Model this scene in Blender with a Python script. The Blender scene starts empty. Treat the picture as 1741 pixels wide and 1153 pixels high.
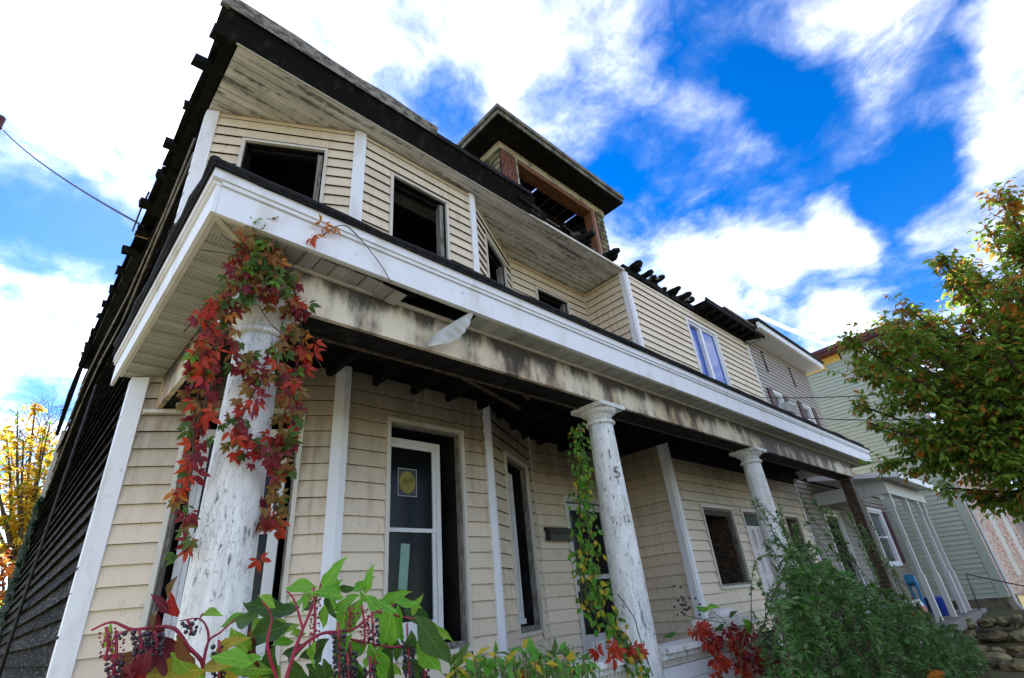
import bpy, bmesh, math, random
from mathutils import Vector, Matrix
random.seed(7)
scene = bpy.context.scene
COL = scene.collection

# ------------------------------------------------------------------ camera
W0, H0, FPX = 1741.0, 1153.0, 874.88
RW = Matrix(((0.72906949, -0.678703, -0.08843029),
             (-0.26247282, -0.3965675, 0.87968303),
             (-0.63211209, -0.61813951, -0.46726636)))      # world -> camera
RT = RW.transposed()
CAM = Vector((0, 0, 1.5))
cd = bpy.data.cameras.new('camera')
cd.sensor_width = 36.0
cd.lens = FPX / W0 * 36.0
cd.clip_start = 0.05
cd.clip_end = 3000
cam = bpy.data.objects.new('camera', cd)
cam.matrix_world = Matrix.Translation(CAM) @ RT.to_4x4()
COL.objects.link(cam)
scene.camera = cam

def ray(u, v):
    return (RT @ Vector(((u - W0 / 2) / FPX, -(v - H0 / 2) / FPX, -1.0)))
def px(u, v, axis, val):
    d = ray(u, v); i = 'xyz'.index(axis)
    return CAM + d * ((val - CAM[i]) / d[i])
def pd(u, v, dist):
    return CAM + ray(u, v).normalized() * dist

# ------------------------------------------------------------------ light
SUN = Vector((0.03, 0.79, 0.60)).normalized()
scene.view_settings.view_transform = 'Standard'
scene.view_settings.look = 'None'
scene.view_settings.gamma = 1.0
scene.view_settings.exposure = 3.5
SKY_STRENGTH = 0.1

def NN(nt, t, **kw):
    n = nt.nodes.new(t)
    for k, v in kw.items():
        setattr(n, k, v)
    return n
def L(nt, a, b):
    nt.links.new(a, b)
def setin(nt, sock, v):
    if hasattr(v, 'is_linked') or isinstance(v, bpy.types.NodeSocket):
        nt.links.new(v, sock)
    else:
        if isinstance(v, (tuple, list)) and len(v) == 3 and sock.type == 'RGBA':
            v = (*v, 1)
        sock.default_value = v
def M(nt, op, a, b=0.0, c=None, clamp=False):
    n = NN(nt, 'ShaderNodeMath', operation=op, use_clamp=clamp)
    setin(nt, n.inputs[0], a); setin(nt, n.inputs[1], b)
    if c is not None: setin(nt, n.inputs[2], c)
    return n.outputs[0]
def VM(nt, op, a, b=(0, 0, 0), out=0):
    n = NN(nt, 'ShaderNodeVectorMath', operation=op)
    setin(nt, n.inputs[0], a)
    if op == 'SCALE': setin(nt, n.inputs['Scale'], b)
    else: setin(nt, n.inputs[1], b)
    return n.outputs['Value'] if op in ('DOT_PRODUCT', 'LENGTH', 'DISTANCE') else n.outputs[0]
def MR(nt, v, a, b, c=0.0, d=1.0, smooth=True):
    n = NN(nt, 'ShaderNodeMapRange', interpolation_type='SMOOTHSTEP' if smooth else 'LINEAR')
    setin(nt, n.inputs[0], v)
    n.inputs[1].default_value = a; n.inputs[2].default_value = b
    n.inputs[3].default_value = c; n.inputs[4].default_value = d
    return n.outputs[0]
def noise(nt, vec, scale, detail=4.0, rough=0.55, dist=0.0):
    n = NN(nt, 'ShaderNodeTexNoise')
    setin(nt, n.inputs['Vector'], vec)
    n.inputs['Scale'].default_value = scale; n.inputs['Detail'].default_value = detail
    n.inputs['Roughness'].default_value = rough; n.inputs['Distortion'].default_value = dist
    return n.outputs[0]
def mixc(nt, f, a, b, mode='MIX'):
    n = NN(nt, 'ShaderNodeMix', data_type='RGBA', blend_type=mode)
    setin(nt, n.inputs[0], f); setin(nt, n.inputs[6], a); setin(nt, n.inputs[7], b)
    return n.outputs[2]

world = bpy.data.worlds.new('World')
scene.world = world
world.use_nodes = True
nt = world.node_tree
nt.nodes.clear()
wo = NN(nt, 'ShaderNodeOutputWorld')
bg = NN(nt, 'ShaderNodeBackground')
bg.inputs[1].default_value = SKY_STRENGTH
L(nt, bg.outputs[0], wo.inputs[0])
sk = NN(nt, 'ShaderNodeTexSky', sky_type='NISHITA')
sk.sun_disc = False
sk.sun_elevation = math.asin(SUN.z)
sk.sun_rotation = math.atan2(SUN.x, SUN.y)
sk.air_density = 1.0; sk.dust_density = 0.05; sk.ozone_density = 3.0
hs = NN(nt, 'ShaderNodeHueSaturation')
hs.inputs['Hue'].default_value = 0.514
hs.inputs['Saturation'].default_value = 1.42
hs.inputs['Value'].default_value = 0.25
L(nt, sk.outputs[0], hs.inputs['Color'])
tc = NN(nt, 'ShaderNodeTexCoord')
dirv = tc.outputs['Generated']
sep = NN(nt, 'ShaderNodeSeparateXYZ'); L(nt, dirv, sep.inputs[0])
zz = M(nt, 'ADD', M(nt, 'MAXIMUM', sep.outputs[2], 0.0), 0.18)
cp = VM(nt, 'SCALE', dirv, M(nt, 'DIVIDE', 1.0, zz))        # cloud layer seen in perspective
cp = VM(nt, 'MULTIPLY', cp, (1, 1, 0))
def cpx(u, v):
    d = ray(u, v).normalized(); k = 1.0 / (max(d.z, 0) + 0.18)
    return Vector((d.x * k, d.y * k, 0))
warp = NN(nt, 'ShaderNodeTexNoise'); L(nt, cp, warp.inputs['Vector'])
warp.inputs['Scale'].default_value = 3.0; warp.inputs['Detail'].default_value = 5
wv = VM(nt, 'SCALE', VM(nt, 'SUBTRACT', warp.outputs['Color'], (0.5, 0.5, 0.5)), 0.15)
cpw = VM(nt, 'ADD', cp, wv)
str_ = VM(nt, 'MULTIPLY', cpw, (1.0, 0.9, 1.0))
n_big = noise(nt, str_, 2.6, 8, 0.6, 0.1)
n_fine = noise(nt, str_, 11.0, 5, 0.62, 0.2)
dens = M(nt, 'ADD', M(nt, 'MULTIPLY', n_big, 0.85), M(nt, 'MULTIPLY', n_fine, 0.22))
# where the layer is thicker (bank by the sun, heap over the street, wisps) or open
banks = [(150, 120, .26, .20, .14), (60, 580, .20, .12, .16), (140, 400, .30, .15, -.30), (60, 690, .3, .10, -.16), (300, 60, .14, .1, -.10), (620, 60, .34, .22, .02), (760, 160, .2, .1, -.12), (1380, 260, .62, .46, -.17),
         (1180, 445, .18, .085, .28), (1300, 425, .20, .085, .31), (1430, 400, .20, .085, .29), (1240, 520, .2, .12, .02), (1450, 540, .22, .08, .2),
         (1480, 40, .12, .10, .12), (1690, 60, .13, .10, .08), (1710, 250, .13, .12, .14), (1230, 280, .08, .10, .18), (1180, 190, .08, .06, .14),
         (1300, 180, .20, .14, -.26), (1570, 300, .17, .15, -.26), (1330, 600, .34, .12, -.24), (1570, 470, .22, .09, -.24), (1230, 40, .14, .12, -.18), (1060, 300, .2, .14, -.14), (1600, 150, .10, .08, -.2)]
for (u, v, rx, ry, w) in banks:
    c = cpx(u, v)
    dd = VM(nt, 'MULTIPLY', VM(nt, 'SUBTRACT', cpw, tuple(c)), (1 / rx, 1 / ry, 0))
    bl = MR(nt, VM(nt, 'LENGTH', dd), 0.0, 1.25, w, 0.0)
    dens = M(nt, 'ADD', dens, bl)
# vapour trail: thin band round a great circle
a1 = ray(1150, 478).normalized(); a2 = ray(1420, 592).normalized()
tn = a1.cross(a2).normalized(); tm = (a1 + a2).normalized()
off = M(nt, 'ABSOLUTE', M(nt, 'ADD', VM(nt, 'DOT_PRODUCT', dirv, tuple(tn)), M(nt, 'MULTIPLY', M(nt, 'SUBTRACT', n_fine, 0.5), 0.006)))
trail = M(nt, 'MULTIPLY', MR(nt, off, 0.0012, 0.006, 0.65, 0.0), MR(nt, VM(nt, 'DOT_PRODUCT', dirv, tuple(tm)), 0.985, 0.9935))
cov = MR(nt, dens, 0.37, 0.84)
veil = M(nt, 'MULTIPLY', MR(nt, noise(nt, VM(nt, 'MULTIPLY', cpw, (1.0, 1.0, 1)), 1.9, 6, .6), .44, .74), MR(nt, n_fine, .25, .7, .35, .7))
cov = M(nt, 'MAXIMUM', cov, M(nt, 'MULTIPLY', veil, MR(nt, dens, .2, .5)))
cov = M(nt, 'MAXIMUM', cov, M(nt, 'MULTIPLY', trail, MR(nt, n_fine, 0.2, 0.6, .55, 1)))
sd = M(nt, 'MAXIMUM', VM(nt, 'DOT_PRODUCT', dirv, tuple(SUN)), 0.0)
glow = M(nt, 'POWER', sd, 5.0)
shade = M(nt, 'MULTIPLY', MR(nt, dens, 0.6, 1.25, 0.86, 1.05), MR(nt, n_fine, .3, .7, .84, 1.06))
cb = M(nt, 'MULTIPLY', M(nt, 'ADD', 2.9, M(nt, 'MULTIPLY', glow, 1.8)), shade)
ccol = VM(nt, 'SCALE', (1.0, 1.0, 1.0), cb)
fin = mixc(nt, cov, hs.outputs[0], ccol)
L(nt, fin, bg.inputs[0])
world.cycles.sampling_method = 'MANUAL'; world.cycles.sample_map_resolution = 512

sl = bpy.data.lights.new('sun', 'SUN')
sl.energy = 2.6; sl.angle = math.radians(2.0); sl.color = (1.0, 0.95, 0.87)
so = bpy.data.objects.new('sun', sl)
so.rotation_euler = (-SUN).to_track_quat('-Z', 'Y').to_euler()
so.location = (0, 0, 30)
COL.objects.link(so)

# ------------------------------------------------------------------ materials
def newmat(name, rough=0.6, spec=0.3):
    m = bpy.data.materials.new(name); m.use_nodes = True
    nt = m.node_tree
    b = nt.nodes['Principled BSDF']
    b.inputs['Roughness'].default_value = rough
    b.inputs['Specular IOR Level'].default_value = spec
    g = NN(nt, 'ShaderNodeNewGeometry')
    return m, nt, b, g.outputs['Position']
def bump(nt, b, h, strength=0.4, dist=0.01):
    n = NN(nt, 'ShaderNodeBump'); n.inputs['Strength'].default_value = strength; n.inputs['Distance'].default_value = dist
    setin(nt, n.inputs['Height'], h); L(nt, n.outputs[0], b.inputs['Normal'])
def orand(nt):
    return NN(nt, 'ShaderNodeObjectInfo').outputs['Random']
def simple(name, a, bcol, scale=6, rough=0.6, spec=0.3, stretch=(1, 1, 1), bmp=0.3, dist=0.004, lo=.35, hi=.65, detail=6, metal=0.0, var=0.0):
    m, nt, b, p = newmat(name, rough, spec)
    v = VM(nt, 'MULTIPLY', p, stretch)
    f = noise(nt, v, scale, detail, 0.6)
    c = mixc(nt, MR(nt, f, lo, hi), a, bcol)
    if var:
        c = mixc(nt, 1.0, c, VM(nt, 'SCALE', (1, 1, 1), MR(nt, orand(nt), 0, 1, 1 - var, 1 + var, False)), 'MULTIPLY')
    L(nt, c, b.inputs['Base Color'])
    if bmp: bump(nt, b, f, bmp, dist)
    b.inputs['Metallic'].default_value = metal
    return m
MAT = {}
def siding_mat(name, base, dirt, soot=True, streak=0.8, var=0.06):
    m, nt, b, p = newmat(name, 0.5, 0.35)
    sp = NN(nt, 'ShaderNodeSeparateXYZ'); L(nt, p, sp.inputs[0])
    f1 = noise(nt, VM(nt, 'MULTIPLY', p, (5, 5, 0.6)), 3.0, 5)
    f2 = noise(nt, p, 1.1, 5)
    f3 = noise(nt, VM(nt, 'MULTIPLY', p, (14, 14, 3)), 2.0, 6)
    d = M(nt, 'MULTIPLY', MR(nt, f1, .45, .75), MR(nt, f2, .35, .7), clamp=True)
    c = mixc(nt, M(nt, 'MULTIPLY', d, streak), base, dirt)
    c = mixc(nt, M(nt, 'MULTIPLY', MR(nt, f3, .62, .74), 0.30 * streak + .05), c, (0.10, 0.075, 0.05))
    if var:
        c = mixc(nt, 1.0, c, VM(nt, 'SCALE', (1, 1, 1), MR(nt, orand(nt), 0, 1, 1 - var, 1 + var, False)), 'MULTIPLY')
    if soot:      # smoke stain where the porch burned, with ragged edge
        hz = M(nt, 'ADD', sp.outputs[2], M(nt, 'MULTIPLY', M(nt, 'SUBTRACT', f2, 0.5), 1.1))
        s1 = M(nt, 'MULTIPLY', MR(nt, hz, 2.2, 3.7), MR(nt, sp.outputs[2], 4.2, 3.9))
        s1 = M(nt, 'MULTIPLY', s1, MR(nt, f1, .15, .6, .55, 1))
        c = mixc(nt, M(nt, 'MULTIPLY', s1, 0.72), c, (0.10, 0.074, 0.044))
    L(nt, c, b.inputs['Base Color'])
    bump(nt, b, noise(nt, VM(nt, 'MULTIPLY', p, (2, 2, 9)), 5, 4), 0.12, 0.004)
    return m
MAT['siding'] = siding_mat('cream_vinyl', (0.72, 0.60, 0.45), (0.43, 0.29, 0.17))
MAT['siding_grey'] = siding_mat('grey_tan_vinyl', (0.40, 0.355, 0.31), (0.28, 0.24, 0.2), False)
MAT['siding_shaded'] = siding_mat('shaded_tan_vinyl', (0.24, 0.21, 0.175), (0.15, 0.125, 0.1), False)  # darker copy of the grey siding, porch shade put into its colour
MAT['siding_green'] = siding_mat('sage_vinyl', (0.37, 0.41, 0.32), (0.29, 0.33, 0.25), False, 0.4, 0.03)
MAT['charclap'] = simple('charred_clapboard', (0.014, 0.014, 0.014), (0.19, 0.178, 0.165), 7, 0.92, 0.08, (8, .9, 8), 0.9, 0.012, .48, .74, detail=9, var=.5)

def char_mat():
    m, nt, b, p = newmat('charred_wood', 0.75, 0.14)
    vo = NN(nt, 'ShaderNodeTexVoronoi', feature='DISTANCE_TO_EDGE'); L(nt, VM(nt, 'MULTIPLY', p, (1, 1, 1)), vo.inputs['Vector'])
    vo.inputs['Scale'].default_value = 26
    f = noise(nt, p, 8, 7, .65)
    c = mixc(nt, MR(nt, f, .48, .75), (0.006, 0.006, 0.006), (0.034, 0.030, 0.027))
    L(nt, c, b.inputs['Base Color'])
    h = M(nt, 'ADD', MR(nt, vo.outputs[0], 0, .12), f)
    bump(nt, b, h, 0.7, 0.012)
    return m
MAT['char'] = char_mat()
MAT['char_brown'] = simple('scorched_wood', (0.030, 0.022, 0.017), (0.11, 0.075, 0.05), 10, 0.7, 0.25, (4, 1, 4), 0.5, 0.006)
MAT['black'] = simple('soot_and_shade_black', (0.006, 0.006, 0.006), (0.02, 0.018, 0.017), 3, 0.9, 0.1, bmp=0)  # soot indoors; on wall backings and recesses it paints in shade
MAT['ceiling_soot'] = simple('sooty_ceiling', (0.006, 0.006, 0.0065), (0.035, 0.033, 0.034), 2.2, 0.85, 0.15, bmp=.4)
MAT['tar'] = simple('tar_roll', (0.008, 0.008, 0.009), (0.02, 0.02, 0.021), 30, 0.8, 0.15, bmp=.5)

def white_mat(name, base, stain, amt=.6, rough=.5):
    m, nt, b, p = newmat(name, rough, 0.4)
    f = noise(nt, VM(nt, 'MULTIPLY', p, (3, 3, 1)), 1.6, 6, .6)
    f2 = noise(nt, p, 22, 4)
    c = mixc(nt, M(nt, 'MULTIPLY', MR(nt, f, .5, .72), amt), base, stain)
    c = mixc(nt, M(nt, 'MULTIPLY', MR(nt, f2, .64, .76), amt * .7), c, (0.25, 0.22, 0.18))
    L(nt, c, b.inputs['Base Color'])
    bump(nt, b, noise(nt, VM(nt, 'MULTIPLY', p, (1, 1, 4)), 3, 3), .08, .01)
    return m
MAT['white'] = white_mat('white_aluminium', (0.80, 0.80, 0.82), (0.56, 0.52, 0.44), .55)
MAT['vinylwhite'] = white_mat('white_vinyl_frame', (0.72, 0.72, 0.72), (0.42, 0.39, 0.34), .5)
MAT['trim'] = white_mat('cream_trim', (0.62, 0.58, 0.50), (0.35, 0.29, 0.21), .5)
MAT['greytrim'] = white_mat('grey_white_trim', (0.55, 0.55, 0.53), (0.35, 0.34, 0.3), .6)

def column_mat():
    m, nt, b, p = newmat('peeling_white_paint', 0.65, 0.3)
    v = VM(nt, 'MULTIPLY', p, (1, 1, 0.16))
    f = noise(nt, v, 26, 6, .65)
    g = noise(nt, p, 2.3, 4)
    h = noise(nt, VM(nt, 'MULTIPLY', p, (1, 1, .3)), 44, 6, .65)
    big = noise(nt, VM(nt, 'MULTIPLY', p, (1, 1, .22)), 13, 7, .7)
    c = mixc(nt, MR(nt, f, .38, .62), (0.82, 0.81, 0.78), (0.66, 0.66, 0.63))
    crack = M(nt, 'MULTIPLY', MR(nt, f, .62, .70), MR(nt, g, .38, .6))
    c = mixc(nt, M(nt, 'MULTIPLY', crack, .75), c, (0.22, 0.21, 0.19))
    vc = NN(nt, 'ShaderNodeTexVoronoi', feature='DISTANCE_TO_EDGE'); vc.inputs['Scale'].default_value = 62
    L(nt, VM(nt, 'ADD', VM(nt, 'MULTIPLY', p, (1, 1, .22)), VM(nt, 'SCALE', (1, 1, 1), M(nt, 'MULTIPLY', h, .03))), vc.inputs['Vector'])
    crk = M(nt, 'MULTIPLY', MR(nt, vc.outputs[0], .05, .0), MR(nt, noise(nt, VM(nt, 'MULTIPLY', p, (1, 1, .5)), 5, 3), .42, .62))
    c = mixc(nt, M(nt, 'MULTIPLY', crk, .8), c, (0.16, 0.15, 0.14))
    chips = M(nt, 'MAXIMUM', M(nt, 'MULTIPLY', MR(nt, h, .59, .63), MR(nt, g, .40, .56)), MR(nt, big, .66, .69))
    c = mixc(nt, M(nt, 'MULTIPLY', chips, .85), c, (0.14, 0.13, 0.115))
    c = mixc(nt, M(nt, 'MULTIPLY', MR(nt, noise(nt, p, 1.4, 3), .5, .75), .35), c, (0.52, 0.48, 0.36))
    L(nt, c, b.inputs['Base Color'])
    bump(nt, b, M(nt, 'SUBTRACT', f, M(nt, 'MULTIPLY', chips, .7)), .6, .006)
    return m
MAT['column'] = column_mat()

def beam_mat():
    m, nt, b, p = newmat('smoke_stained_beam_paint', 0.6, 0.3)
    sp = NN(nt, 'ShaderNodeSeparateXYZ'); L(nt, p, sp.inputs[0])
    f = noise(nt, VM(nt, 'MULTIPLY', p, (1, 1, .35)), 5, 8, .68)
    f2 = noise(nt, VM(nt, 'MULTIPLY', p, (1.0, 1, .6)), 1.3, 5)
    f3 = noise(nt, p, 16, 6, .6)
    c = mixc(nt, MR(nt, f2, .4, .62), (0.74, 0.64, 0.48), (0.52, 0.34, 0.19))
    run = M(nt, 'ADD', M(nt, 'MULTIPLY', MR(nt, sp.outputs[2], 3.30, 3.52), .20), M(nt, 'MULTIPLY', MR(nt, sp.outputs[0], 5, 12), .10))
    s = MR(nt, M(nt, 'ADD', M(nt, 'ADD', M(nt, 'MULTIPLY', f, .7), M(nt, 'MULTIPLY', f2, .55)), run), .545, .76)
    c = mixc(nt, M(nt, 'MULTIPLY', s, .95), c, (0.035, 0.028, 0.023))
    pe = M(nt, 'MULTIPLY', MR(nt, f3, .58, .62), MR(nt, f2, .52, .6))
    c = mixc(nt, pe, c, (0.05, 0.035, 0.025))
    L(nt, c, b.inputs['Base Color'])
    bump(nt, b, M(nt, 'SUBTRACT', f3, M(nt, 'MULTIPLY', pe, .6)), .35, .006)
    return m
MAT['beam'] = beam_mat()

def soffit_mat(name, base, soot, axis, pitch):
    m, nt, b, p = newmat(name, 0.55, 0.3)
    sp = NN(nt, 'ShaderNodeSeparateXYZ'); L(nt, p, sp.inputs[0])
    a = sp.outputs[0]; c_ = sp.outputs[1]
    k = 2 * math.pi / 0.034
    dots = M(nt, 'MULTIPLY', M(nt, 'SINE', M(nt, 'MULTIPLY', M(nt, 'ADD', a, c_), k)), M(nt, 'SINE', M(nt, 'MULTIPLY', M(nt, 'SUBTRACT', a, c_), k)))
    along = a if axis == 'x' else c_
    band = M(nt, 'SINE', M(nt, 'MULTIPLY', along, 2 * math.pi / pitch))
    holes = M(nt, 'MULTIPLY', MR(nt, dots, .25, .5), MR(nt, band, -.1, .1))
    f = noise(nt, VM(nt, 'MULTIPLY', p, (1, 2, 1)), 2.2, 7, .68)
    f2 = noise(nt, p, 13, 5, .6)
    c = mixc(nt, MR(nt, f, .35, .65), base, tuple(x * .78 for x in base))
    c = mixc(nt, M(nt, 'MULTIPLY', holes, .82), c, (0.03, 0.03, 0.03))
    if soot:
        strip = noise(nt, VM(nt, 'MULTIPLY', p, (.35, 6, 1)), 3.2, 5, .65)
        s = MR(nt, M(nt, 'ADD', M(nt, 'MULTIPLY', strip, .8), M(nt, 'MULTIPLY', f2, .35)), .56, .70)
        c = mixc(nt, M(nt, 'MULTIPLY', s, soot), c, (0.03, 0.026, 0.022))
        r = M(nt, 'MULTIPLY', MR(nt, noise(nt, p, .9, 4), .55, .72), .45)
        c = mixc(nt, r, c, (0.42, 0.25, 0.12))
    L(nt, c, b.inputs['Base Color'])
    return m
MAT['soffit'] = soffit_mat('vented_soffit', (0.47, 0.46, 0.41), 0, 'x', 0.205)
MAT['soffit_side'] = soffit_mat('vented_soffit_side', (0.42, 0.42, 0.38), 0, 'y', 0.205)
MAT['soffit_up'] = soffit_mat('sooty_eave_soffit', (0.70, 0.69, 0.66), 0.78, 'y', 0.27)

MAT['oldwood'] = simple('weathered_grey_wood', (0.30, 0.28, 0.25), (0.10, 0.085, 0.07), 12, 0.8, 0.2, (5, 5, .6), 0.6, 0.005)
MAT['brownwood'] = simple('bare_brown_timber', (0.26, 0.12, 0.055), (0.13, 0.055, 0.028), 8, 0.7, 0.25, (.6, 4, 4), 0.4, 0.004)
MAT['redwood'] = simple('red_brown_sheathing', (0.22, 0.085, 0.05), (0.07, 0.03, 0.022), 9, 0.75, 0.2, (6, 6, .8), 0.5, 0.005)
MAT['freshwood'] = simple('pinkish_split_wood', (0.5, 0.36, 0.28), (0.36, 0.24, 0.19), 12, 0.75, 0.2, (1, 4, 4), .4)
MAT['shingle'] = simple('mossy_shingle', (0.25, 0.23, 0.11), (0.09, 0.085, 0.06), 7, 0.85, 0.15, bmp=.6, dist=.006, var=.35)
MAT['frieze'] = simple('stained_frieze_board', (0.50, 0.43, 0.31), (0.08, 0.065, 0.05), 3.2, 0.7, 0.2, (1, 1, 1.5), .4, lo=.45, hi=.72)
MAT['cornice'] = simple('weathered_cornice', (0.20, 0.19, 0.14), (0.06, 0.056, 0.045), 5, 0.75, 0.2, bmp=.4)
MAT['deckedge'] = simple('grey_roof_edge', (0.30, 0.28, 0.25), (0.10, 0.09, 0.08), 9, 0.8, 0.2, (1, 3, 3), bmp=.5, lo=.4, hi=.6)
MAT['maroon'] = simple('maroon_paint', (0.085, 0.02, 0.022), (0.05, 0.014, 0.016), 5, 0.5, 0.35, bmp=.1)
MAT['yellowply'] = simple('yellow_sheathing', (0.75, 0.50, 0.10), (0.62, 0.38, 0.07), 4, 0.7, 0.2, bmp=.2)
MAT['foundation'] = simple('mossy_foundation', (0.16, 0.14, 0.09), (0.07, 0.06, 0.04), 4, 0.9, 0.1, bmp=.6, dist=.02)
MAT['concrete'] = simple('concrete', (0.33, 0.32, 0.30), (0.22, 0.21, 0.2), 8, 0.85, 0.15, bmp=.3)
MAT['plastic_black'] = simple('black_metal', (0.012, 0.012, 0.014), (0.02, 0.02, 0.022), 20, 0.45, 0.5, bmp=.1)
MAT['dark_green'] = simple('dark_green_board', (0.03, 0.07, 0.035), (0.015, 0.03, 0.018), 7, 0.6, 0.3, bmp=.2)
MAT['rust'] = simple('rusty_flashing', (0.40, 0.13, 0.05), (0.25, 0.08, 0.04), 6, 0.7, 0.2, bmp=.2)
MAT['doorpaint'] = white_mat('grubby_white_door', (0.62, 0.58, 0.58), (0.33, 0.28, 0.27), .8)
MAT['wire'] = simple('dark_wire', (0.02, 0.02, 0.022), (0.035, 0.035, 0.035), 9, 0.6, 0.3, bmp=0)
MAT['cable'] = simple('grey_cable', (0.30, 0.27, 0.24), (0.14, 0.12, 0.1), 9, 0.6, 0.3, bmp=0)
MAT['cyanplast'] = simple('blue_plastic', (0.01, 0.06, 0.40), (0.01, 0.05, 0.33), 5, 0.35, 0.5, bmp=0)
MAT['tealplast'] = simple('teal_plastic', (0.02, 0.22, 0.42), (0.02, 0.2, 0.36), 5, 0.35, 0.5, bmp=0)
MAT['redplast'] = simple('red_plastic', (0.45, 0.02, 0.015), (0.38, 0.02, 0.015), 5, 0.35, 0.5, bmp=0)
MAT['paper_green'] = simple('pale_green_paper', (0.26, 0.40, 0.33), (0.23, 0.36, 0.30), 12, 0.8, 0.2, bmp=0)
MAT['film'] = simple('grey_sticker_film', (0.05, 0.052, 0.055), (0.06, 0.06, 0.065), 12, 0.5, 0.3, bmp=0)
MAT['stickyellow'] = simple('yellow_sticker', (0.30, 0.26, 0.05), (0.26, 0.22, 0.05), 12, 0.6, 0.3, bmp=0)
MAT['ink'] = simple('dark_ink', (0.02, 0.02, 0.015), (0.025, 0.02, 0.015), 12, 0.6, 0.3, bmp=0)
MAT['redbrick'] = simple('flaking_brick', (0.36, 0.20, 0.15), (0.60, 0.52, 0.46), 9, 0.85, 0.15, bmp=.5)
MAT['asphalt'] = simple('asphalt', (0.05, 0.05, 0.05), (0.035, 0.035, 0.036), 30, 0.85, 0.2, bmp=.4)
MAT['ground'] = simple('weedy_soil', (0.075, 0.085, 0.03), (0.09, 0.065, 0.04), 1.4, 0.95, 0.1, bmp=.8, dist=.03)

def glass_mat(name, base=(0.006, 0.007, 0.008), ior=1.5, rough=.03):
    m, nt, b, p = newmat(name, rough, .5)
    b.inputs['Base Color'].default_value = (*base, 1); b.inputs['IOR'].default_value = ior
    bump(nt, b, noise(nt, p, 2.0, 2), .04, .02)
    return m
MAT['glass'] = glass_mat('dark_window_glass', rough=.16)
MAT['glass'].node_tree.nodes['Principled BSDF'].inputs['Specular IOR Level'].default_value = .18
MAT['glass_sky'] = glass_mat('painted_sky_window_glass', (0.012, 0.085, 0.40), 1.6)  # blue sky reflection painted into the base colour
MAT['glass_grey'] = glass_mat('hazy_window_glass', (0.03, 0.04, 0.05), 1.7, .08)

def leaf_mat(name, a, bcol, trans=.35, rough=.5, veins=False):
    m, nt, b, p = newmat(name, rough, .35)
    r = orand(nt)
    f = noise(nt, p, 9.0, 3)
    t = M(nt, 'ADD', M(nt, 'MULTIPLY', r, .55), M(nt, 'MULTIPLY', MR(nt, f, .35, .65), .45))
    c = mixc(nt, t, a, bcol)
    if veins:
        oc = NN(nt, 'ShaderNodeTexCoord').outputs['Object']; so_ = NN(nt, 'ShaderNodeSeparateXYZ'); L(nt, oc, so_.inputs[0])
        ax_ = M(nt, 'ABSOLUTE', so_.outputs[0]); vn = M(nt, 'SINE', M(nt, 'MULTIPLY', M(nt, 'SUBTRACT', so_.outputs[1], M(nt, 'MULTIPLY', ax_, .9)), 520))
        vf = M(nt, 'MAXIMUM', MR(nt, ax_, .0022, .0006), M(nt, 'MULTIPLY', MR(nt, vn, .75, 1.0), .4))
        c = mixc(nt, M(nt, 'MULTIPLY', vf, .5), c, tuple(min(1, x * 2.0 + .05) for x in bcol))
        blo = noise(nt, oc, 55, 3); c = mixc(nt, M(nt, 'MULTIPLY', MR(nt, blo, .55, .75), .35), c, (0.12, 0.07, 0.02))
        bump(nt, b, M(nt, 'SUBTRACT', blo, vf), .5, .003)
    L(nt, c, b.inputs['Base Color'])
    tr = NN(nt, 'ShaderNodeBsdfTranslucent'); L(nt, c, tr.inputs['Color'])
    mx = NN(nt, 'ShaderNodeMixShader'); mx.inputs[0].default_value = trans
    L(nt, b.outputs[0], mx.inputs[1]); L(nt, tr.outputs[0], mx.inputs[2])
    L(nt, mx.outputs[0], nt.nodes['Material Output'].inputs[0])
    return m
MAT['lf_red'] = leaf_mat('leaf_scarlet', (0.42, 0.02, 0.015), (0.55, 0.08, 0.025), .45)
MAT['lf_maroon'] = leaf_mat('leaf_maroon', (0.17, 0.018, 0.025), (0.30, 0.03, 0.035), .45)
MAT['lf_olive'] = leaf_mat('leaf_russet_olive', (0.20, 0.14, 0.03), (0.32, 0.11, 0.03), .45)
MAT['lf_green'] = leaf_mat('leaf_dark_green', (0.05, 0.12, 0.02), (0.11, 0.18, 0.03), .4)
MAT['lf_lime'] = leaf_mat('leaf_fresh_green', (0.10, 0.26, 0.02), (0.16, 0.34, 0.03), .4)
MAT['lf_poke'] = leaf_mat('leaf_bright_green', (0.055, 0.22, 0.02), (0.13, 0.36, 0.03), .4, .42)
MAT['lf_yellow'] = leaf_mat('leaf_yellow', (0.66, 0.45, 0.03), (0.52, 0.44, 0.04), .55)
MAT['lf_gold'] = leaf_mat('leaf_gold', (0.66, 0.36, 0.03), (0.58, 0.27, 0.03), .55)
MAT['lf_orange'] = leaf_mat('leaf_orange', (0.52, 0.14, 0.02), (0.58, 0.24, 0.03), .5)
MAT['lf_bush'] = leaf_mat('leaf_bluish_green', (0.09, 0.20, 0.055), (0.19, 0.31, 0.085), .45)
MAT['lf_bush2'] = leaf_mat('leaf_pale_green', (0.17, 0.27, 0.10), (0.24, 0.33, 0.15), .4)
MAT['lf_tree'] = leaf_mat('leaf_tree_green', (0.12, 0.26, 0.025), (0.26, 0.38, 0.045), .55)
MAT['lf_tree2'] = leaf_mat('leaf_tree_bronze', (0.42, 0.25, 0.045), (0.52, 0.19, 0.035), .55)
MAT['lf_ivy'] = leaf_mat('leaf_ivy', (0.015, 0.035, 0.01), (0.03, 0.06, 0.014), .2)
MAT['stem_red'] = simple('magenta_stem', (0.36, 0.015, 0.05), (0.24, 0.012, 0.035), 12, 0.45, 0.4, bmp=0)
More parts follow.
